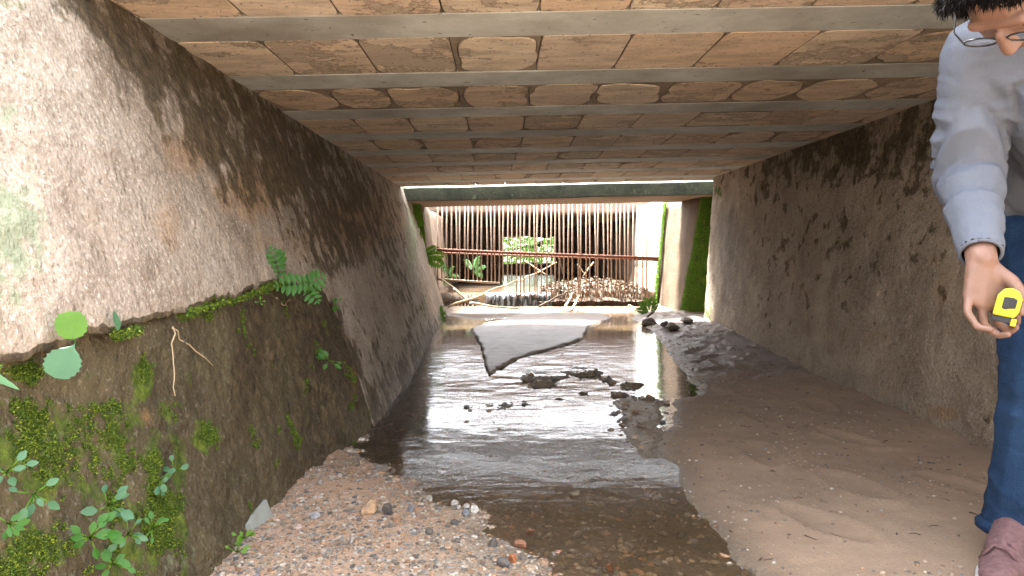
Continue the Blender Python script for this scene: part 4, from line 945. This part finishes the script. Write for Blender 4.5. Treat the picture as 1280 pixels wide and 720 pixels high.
HM = Matrix((FS, FF, FU)).transposed()      # head axes: side, face, up
def hl(x, y, z): return HC+HM @ Vector((x, y, z))
person = empty('person', (1.1, 1.58, -.67))
tag(person, 'person in grey shirt and blue jeans stooping under the slab, holding a tape measure', 'person')
bm = bmesh.new()
hull(bm, [(hl(0, -.012, .03), (.074, .088, .085), HM), (hl(0, .02, -.01), (.068, .07, .07), HM)])
hull(bm, [(hl(0, .03, -.02), (.060, .055, .05), HM), (hl(0, .052, -.085), (.030, .026, .022), HM), (hl(0, .0, -.06), (.052, .045, .04), HM)])
hull(bm, [(hl(0, .088, .022), .008), (hl(0, .100, -.020), .012), (hl(0, .085, -.030), .014)])                    # nose
hull(bm, [(hl(-.035, .070, .035), .012), (hl(.035, .070, .035), .012)])                                           # brow
hull(bm, [(hl(-.020, .078, -.052), .0075), (hl(.020, .078, -.052), .0075)]); hull(bm, [(hl(-.017, .077, -.064), .008), (hl(.017, .077, -.064), .008)])
for s_ in (-1, 1):
    hull(bm, [(hl(s_*.078, -.01, .02), (.006, .016, .020), HM), (hl(s_*.076, -.004, -.02), (.006, .009, .012), HM)])
hull(bm, [(hl(0, -.02, -.04), .052), (NK, .058)])
hull(bm, [(NK, .06), (CH, (.12, .10, .10))]); hull(bm, [(SHR, .05), (SHL, .05), (CH, .10)]); hull(bm, [(CH, .12), (BE, .115)]); hull(bm, [(BE, .115), (HR, .09), (HL, .09), (PE_, .12)])
chain(bm, [SHR, ELR, WRR], [.05, .037, .027]); chain(bm, [SHL, ELL, WRL], [.05, .037, .027])
chain(bm, [HR, KR, KR.lerp(AR, .3), AR], [.085, .055, .056, .036]); chain(bm, [HL, KL, KL.lerp(AL, .3), AL], [.085, .055, .056, .036])
TOE = Vector((-.19, -.17, 0)).normalized()
for A_ in (AR, AL): hull(bm, [(A_, .035), (A_+TOE*.11-Vector((0, 0, .045)), .026), (A_-TOE*.03-Vector((0, 0, .045)), .028)])
# right hand, its back towards the stream, closed on the tape
def hp(a, b, y): return at(a, b, y)
KN = [hp(1257, 376, 1.322), hp(1242, 382, 1.314), hp(1226, 380, 1.312), hp(1211, 370, 1.316)]
hull(bm, [(WRR, (.027, .020, .02)), (KN[0], .012), (KN[1], .0125), (KN[2], .012), (KN[3], .0105)])
FG = [[(1262, 398, 1.345), (1270, 404, 1.335), (1272, 396, 1.325)], [(1247, 404, 1.328), (1262, 414, 1.318), (1270, 409, 1.306)], [(1230, 406, 1.312), (1248, 419, 1.296), (1260, 418, 1.280)], [(1209, 390, 1.300), (1222, 409, 1.278), (1238, 412, 1.262)]]
for k, f in enumerate(FG):
    q = [1, 1, .96, .86][k]; chain(bm, [KN[k]]+[hp(*a) for a in f], [.0090*q, .0082*q, .0076*q, .0068*q])
chain(bm, [WRR+Vector((.012, 0, -.012)), hp(1264, 352, 1.305), hp(1280, 371, 1.285), hp(1277, 390, 1.270)], [.016, .0135, .0105, .0085])
# left hand, relaxed
LD = (WRL-ELL).normalized(); LS = Vector((.9, -.3, 0)).normalized(); KN2 = [WRL+LD*.085+LS*o_ for o_ in (-.03, -.010, .010, .03)]
hull(bm, [(WRL, .024)]+[(k_, .011) for k_ in KN2])
for k, k_ in enumerate(KN2):
    L = [.040, .045, .042, .033][k]; chain(bm, [k_, k_+LD*L, k_+LD*L*1.6+Vector((-.01, -.01, 0)), k_+LD*L*2.0+Vector((-.025, -.02, 0))], [.010, .009, .0085, .0075])
chain(bm, [WRL+LD*.02-LS*.02, WRL+LD*.05-LS*.05, WRL+LD*.085-LS*.058], [.014, .011, .009])
organic('body', bm, .0034, 3, M['skin'], person, disp=lambda c: .0008*fbm(c, 60, 3, 3))
# nails
for k, f in enumerate(FG):
    p = hp(*f[2]); v = VIEW(p); V = ICOV*np.array([.0045, .0045, .002])+np.array(p+v*.0065); 
# eyes, glasses, hair
for s_ in (-1, 1):
    V = ICO2V*.0115+np.array(hl(s_*.032, .066, .010)); child_world(mk('eyelid', V, ICO2F, M['skin'], person))
gl_ = empty('glasses', tuple(hl(0, .1, .012))); tag(gl_, 'thin dark rimmed glasses worn by the stooping person', 'glasses')
for s_ in (-1, 1):
    ring = [hl(s_*.034+.026*math.cos(a), .092, .008+.019*math.sin(a)) for a in np.linspace(0, 2*math.pi, 25)]
    V, F = tube(ring, .0017, 5); child_world(mk('rim', V, F, M['frame'], gl_))
    V = [hl(s_*.034, .093, .008)]+[hl(s_*.034+.025*math.cos(a), .092, .008+.018*math.sin(a)) for a in np.linspace(0, 2*math.pi, 24, endpoint=False)]
    child_world(mk('lens', V, [(0, i+1, (i+1) % 24+1) for i in range(24)], M['lens'], gl_))
    V, F = tube([hl(s_*.060, .091, .014), hl(s_*.078, .07, .016), hl(s_*.082, .0, .016), hl(s_*.080, -.02, .0)], .0016, 5); child_world(mk('temple', V, F, M['frame'], gl_))
V, F = tube([hl(-.009, .092, .010), hl(0, .097, .013), hl(.009, .092, .010)], .0015, 5); child_world(mk('bridge', V, F, M['frame'], gl_))
bm = bmesh.new(); hull(bm, [(hl(0, -.020, .042), (.083, .094, .086), HM), (hl(0, -.045, .0), (.080, .068, .075), HM)])
hull(bm, [(hl(-.02, .035, .10), .03), (hl(.04, .045, .095), .028), (hl(0, .0, .11), .03)])
organic('hair', bm, .005, 2, M['hair'], person, disp=lambda c: .006*fbm(c*np.array([1, 1, .5]), 70, 3, 9), cut=lambda c: ((c-np.array(HC))@np.array(FF) > .045+.3*np.maximum(0, ((c-np.array(HC))@np.array(FU)-.03))) | (((c-np.array(HC))@np.array(FU) < -.045)))
hm_ = bpy.data.objects['hair'].data; hn = len(hm_.vertices); hc = np.empty(hn*3, np.float32); hm_.vertices.foreach_get('co', hc); hc = hc.reshape(-1, 3); hv = np.empty(hn*3, np.float32); hm_.vertex_normals.foreach_get('vector', hv); hv = hv.reshape(-1, 3)
def strands(P, N, n, L, mat, flow, seed):
    g = np.random.default_rng(seed); i = g.integers(0, len(P), n); p = P[i]; d = N[i]*.55+np.array(flow)+g.normal(0, .35, (n, 3)); d /= np.linalg.norm(d, axis=1)[:, None]
    q = np.cross(d, g.normal(0, 1, (n, 3))); q /= np.linalg.norm(q, axis=1)[:, None]; l = L*g.uniform(.5, 1.2, (n, 1)); w2 = .0009
    V = np.stack([p-q*w2, p+q*w2, p+d*l*.6+q*w2*.8-N[i]*0, p+d*l*.6-q*w2*.8, p+d*l+np.array([0, 0, -.35])*l], 1).reshape(-1, 3); b = np.arange(n)*5
    F = [(int(k), int(k)+1, int(k)+2, int(k)+3) for k in b]+[(int(k)+3, int(k)+2, int(k)+4) for k in b]
    o = mk('hair_strands', V, F, mat, person, smooth=False); tag(o, kind='stuff'); child_world(o)
strands(hc, hv, 14000, .013, M['hair'], tuple(FF*.5-FU*.2), 5)
# shirt
def folds(c, A, B, C_, amp, hot):
    A, B, C_ = map(np.array, (A, B, C_)); d1 = (B-A)/np.linalg.norm(B-A); d2 = (C_-B)/np.linalg.norm(C_-B)
    s1 = (c-B)@d1; s2 = (c-B)@d2; s = np.where(s2 > 0, s2, s1)
    q = np.stack([s*30, c[:, 0]*5+s*4, c[:, 1]*5], 1); n = 1-2*np.abs(vnoise(q, 1, 4)); n2 = 1-2*np.abs(vnoise(q*1.9+7, 1, 8))
    dist = np.abs(s); w_ = .35+.65*np.exp(-((dist-hot)/.09)**2)
    return amp*(n+.5*n2)*w_
def shirt_disp(c):
    near = np.clip(1-(c[:, 0]-.98)/.08, 0, 1)[:]; f = folds(c, SHR, ELR, WRR, .0095, .03)
    t = .011*(1-2*np.abs(fbm(c*np.array([1, 1, .45]), 11, 3, 14)))
    return f*near+t*(1-near)+.002*fbm(c, 35, 3, 2)
bm = bmesh.new()
hull(bm, [(NK, (.072, .072, .045)), (CH, (.15, .13, .12)), (SHR, .058), (SHL, .058)]); hull(bm, [(CH, (.145, .135, .13)), (BE, (.15, .15, .145))])
hull(bm, [(BE, .145), (PE_+Vector((-.02, -.02, .03)), .15)]); hull(bm, [(BE, .14), (HR+Vector((-.01, -.02, .06)), .115), (HL+Vector((0, -.02, .06)), .115)])
WC = WRR.lerp(ELR, .10)
chain(bm, [SHR, SHR.lerp(ELR, .55), ELR, ELR.lerp(WC, .6), WC], [.060, .066, .062, .047, .037])
WCL = WRL.lerp(ELL, .10); chain(bm, [SHL, SHL.lerp(ELL, .5), ELL, WCL], [.062, .066, .058, .038])
ca_ = np.array(WRR); cdv = np.array((WRR-ELR).normalized()); la_ = np.array(WRL); ldv = np.array((WRL-ELL).normalized()); nkv = np.array((HC-NK).normalized())
sh = organic('shirt', bm, .0055, 5, M['shirt'], person, disp=shirt_disp, cut=lambda c: (((c-ca_)@cdv > -.013) & (np.linalg.norm(c-ca_, axis=1) < .08)) | (((c-la_)@ldv > -.013) & (np.linalg.norm(c-la_, axis=1) < .08)) | (((c-np.array(NK))@nkv > .035) & (np.linalg.norm(c-np.array(NK), axis=1) < .085)))
def ringat(c, ax, r, w_, name, mat, par, n=28, asp=1.0):
    ax = Vector(ax).normalized(); a = ax.orthogonal().normalized(); b = ax.cross(a); P = [Vector(c)+(a*math.cos(t)+b*math.sin(t)*asp)*r for t in np.linspace(0, 2*math.pi, n)]
    V, F = tube(P, w_, 7); return child_world(mk(name, V, F, M[mat], par))
ringat(WRR-(WRR-ELR).normalized()*.014, WRR-ELR, .034, .0035, 'cuff', 'shirt', person)
ringat(WRL-(WRL-ELL).normalized()*.014, WRL-ELL, .034, .0035, 'cuff', 'shirt', person)
ringat(NK+(HC-NK).normalized()*.034, HC-NK, .060, .004, 'collar', 'shirt', person)
# jeans
def jean_disp(c):
    n = 1-2*np.abs(fbm(c*np.array([.8, .8, 2.2]), 9, 3, 24)); kn_ = np.exp(-((c[:, 2]+.27)/.10)**2)+1.3*np.exp(-((c[:, 2]+.54)/.06)**2)
    return .004*n+.007*kn_*(1-2*np.abs(vnoise(c*np.array([6, 6, 26]), 1, 31)))
bm = bmesh.new(); hull(bm, [(PE_, .135), (HR, .10), (HL, .10)])
chain(bm, [HR, HR.lerp(KR, .5), KR, KR.lerp(AR, .5), AR+Vector((0, 0, .03))], [.105, .098, .084, .078, .068])
chain(bm, [HL, HL.lerp(KL, .5), KL, KL.lerp(AL, .5), AL+Vector((0, 0, .03))], [.105, .095, .082, .076, .068])
organic('jeans', bm, .006, 5, M['denim'], person, disp=jean_disp, cut=lambda c: c[:, 2] < -.590)
for A_ in (AR, AL): ringat(A_+Vector((0, 0, .014)), (0.05, .05, 1), .069, .014, 'trouser_cuff', 'denim', person)
# shoes
for A_ in (AR, AL):
    g0 = float(bedh(A_.x-.08, A_.y-.08)[0]); sh_ = empty('shoe', (A_.x, A_.y, g0)); sh_.parent = person; sh_.matrix_parent_inverse = Matrix.Translation(-Vector(person.location))
    def L_(f, s_, z): return Vector((A_.x, A_.y, g0))+TOE*f+Vector((-TOE.y, TOE.x, 0))*s_+Vector((0, 0, z))
    def cw(o): o.matrix_parent_inverse = Matrix.Translation(-Vector(sh_.location)); return o
    bm = bmesh.new(); hull(bm, [(L_(-.04, 0, .045), (.038, .038, .03)), (L_(.14, .004, .038), (.044, .044, .022)), (L_(.20, .006, .034), (.032, .032, .018))]); hull(bm, [(L_(-.035, 0, .075), .036), (L_(.05, 0, .078), .040), (L_(.12, 0, .05), .036)])
    o = organic('shoe_upper', bm, .005, 4, M['knit'], sh_, disp=lambda c: .0015*fbm(c, 70, 2, 5)); cw(o)
    bm = bmesh.new(); hull(bm, [(L_(-.045, 0, .015), (.042, .042, .015)), (L_(.14, .004, .015), (.050, .050, .015)), (L_(.215, .006, .017), (.034, .034, .014))]); o = organic('sole', bm, .004, 3, M['sole'], sh_); cw(o)
    for k in range(6):
        f = .045+.02*k; V, F = tube([L_(f-.012, -.034, .062-.004*k), L_(f, -.012, .102-.006*k), L_(f+.012, .014, .103-.006*k), L_(f+.004, .036, .064-.004*k)], .0035, 6); cw(mk('lace', V, F, M['knit'], sh_))
        V, F = tube([L_(f+.012, -.034, .062-.004*k), L_(f+.004, -.012, .104-.006*k), L_(f-.008, .014, .102-.006*k), L_(f-.012, .036, .064-.004*k)], .0035, 6); cw(mk('lace', V, F, M['knit'], sh_))
# tape measure
tm = empty('tape_measure', tuple(hp(1260, 382, 1.276))); tag(tm, 'small yellow tape measure with a black centre held in the right hand', 'tape measure')
TC = hp(1260, 381, 1.280); tv = VIEW(TC); ux = Vector((1, 0, 0)); ux = (ux-tv*ux.dot(tv)).normalized(); uz = tv.cross(ux); rot = Matrix.Rotation(R(-14), 3, tv); ux = rot @ ux; uz = rot @ uz
def prism(outline, d0, d1, name, mat, bev):
    bm = bmesh.new(); a = [bm.verts.new(TC+ux*x+uz*z+tv*d0) for x, z in outline]; b = [bm.verts.new(TC+ux*x+uz*z+tv*d1) for x, z in outline]; bm.faces.new(a); bm.faces.new(b[::-1])
    n = len(a)
    for i in range(n): bm.faces.new([a[i], a[(i+1) % n], b[(i+1) % n], b[i]])
    return child_world(bm_obj(name, bm, M[mat], tm, bevel=bev))
mm = .001
prism([(-19*mm, -22*mm), (14*mm, -22*mm), (19*mm, -10*mm), (19*mm, 14*mm), (12*mm, 27*mm), (0, 31*mm), (-12*mm, 27*mm), (-19*mm, 14*mm)], -.015, .010, 'case', 'yellow', .003)
prism([(-19.5*mm, -33*mm), (10*mm, -33*mm), (10*mm, -22.5*mm), (-19.5*mm, -22.5*mm)], -.013, .007, 'base', 'black', .0015)
prism([(10.5*mm, -36*mm), (19*mm, -36*mm), (19*mm, -22.5*mm), (10.5*mm, -22.5*mm)], -.012, .008, 'tape_mouth', 'yellow', .0015)
prism([(-8*mm, -7*mm), (-3*mm, -9*mm), (4*mm, -6*mm), (12*mm, -4*mm), (12*mm, 11*mm), (7*mm, 14*mm), (-8*mm, 13*mm)], .0102, .0125, 'grip', 'black', .001)

# short dead twigs and bark crumbs scattered over the bank
g = np.random.default_rng(21); LV = []; LF = []
while len(LV) < 150*12:
    x, y = g.uniform(.55, 1.6), g.uniform(1.5, 5.8); b = bed(np.array([[x, y]]))
    if b[1][0] < .01: continue
    z = float(b[0][0]); a = g.uniform(0, 6.28); L = g.uniform(.008, .035); r = g.uniform(.0006, .0018)
    V, F = tube([(x, y, z+r), (x+L*.5*math.cos(a), y+L*.5*math.sin(a), z+r*2.5), (x+L*math.cos(a+.3), y+L*math.sin(a+.3), z+r)], [r, r, r*.5], 4)
    b0_ = len(LV); LV += V; LF += [tuple(b0_+i for i in f) for f in F]
tag(mk('twig_litter', LV, LF, M['dkbark']), kind='stuff')
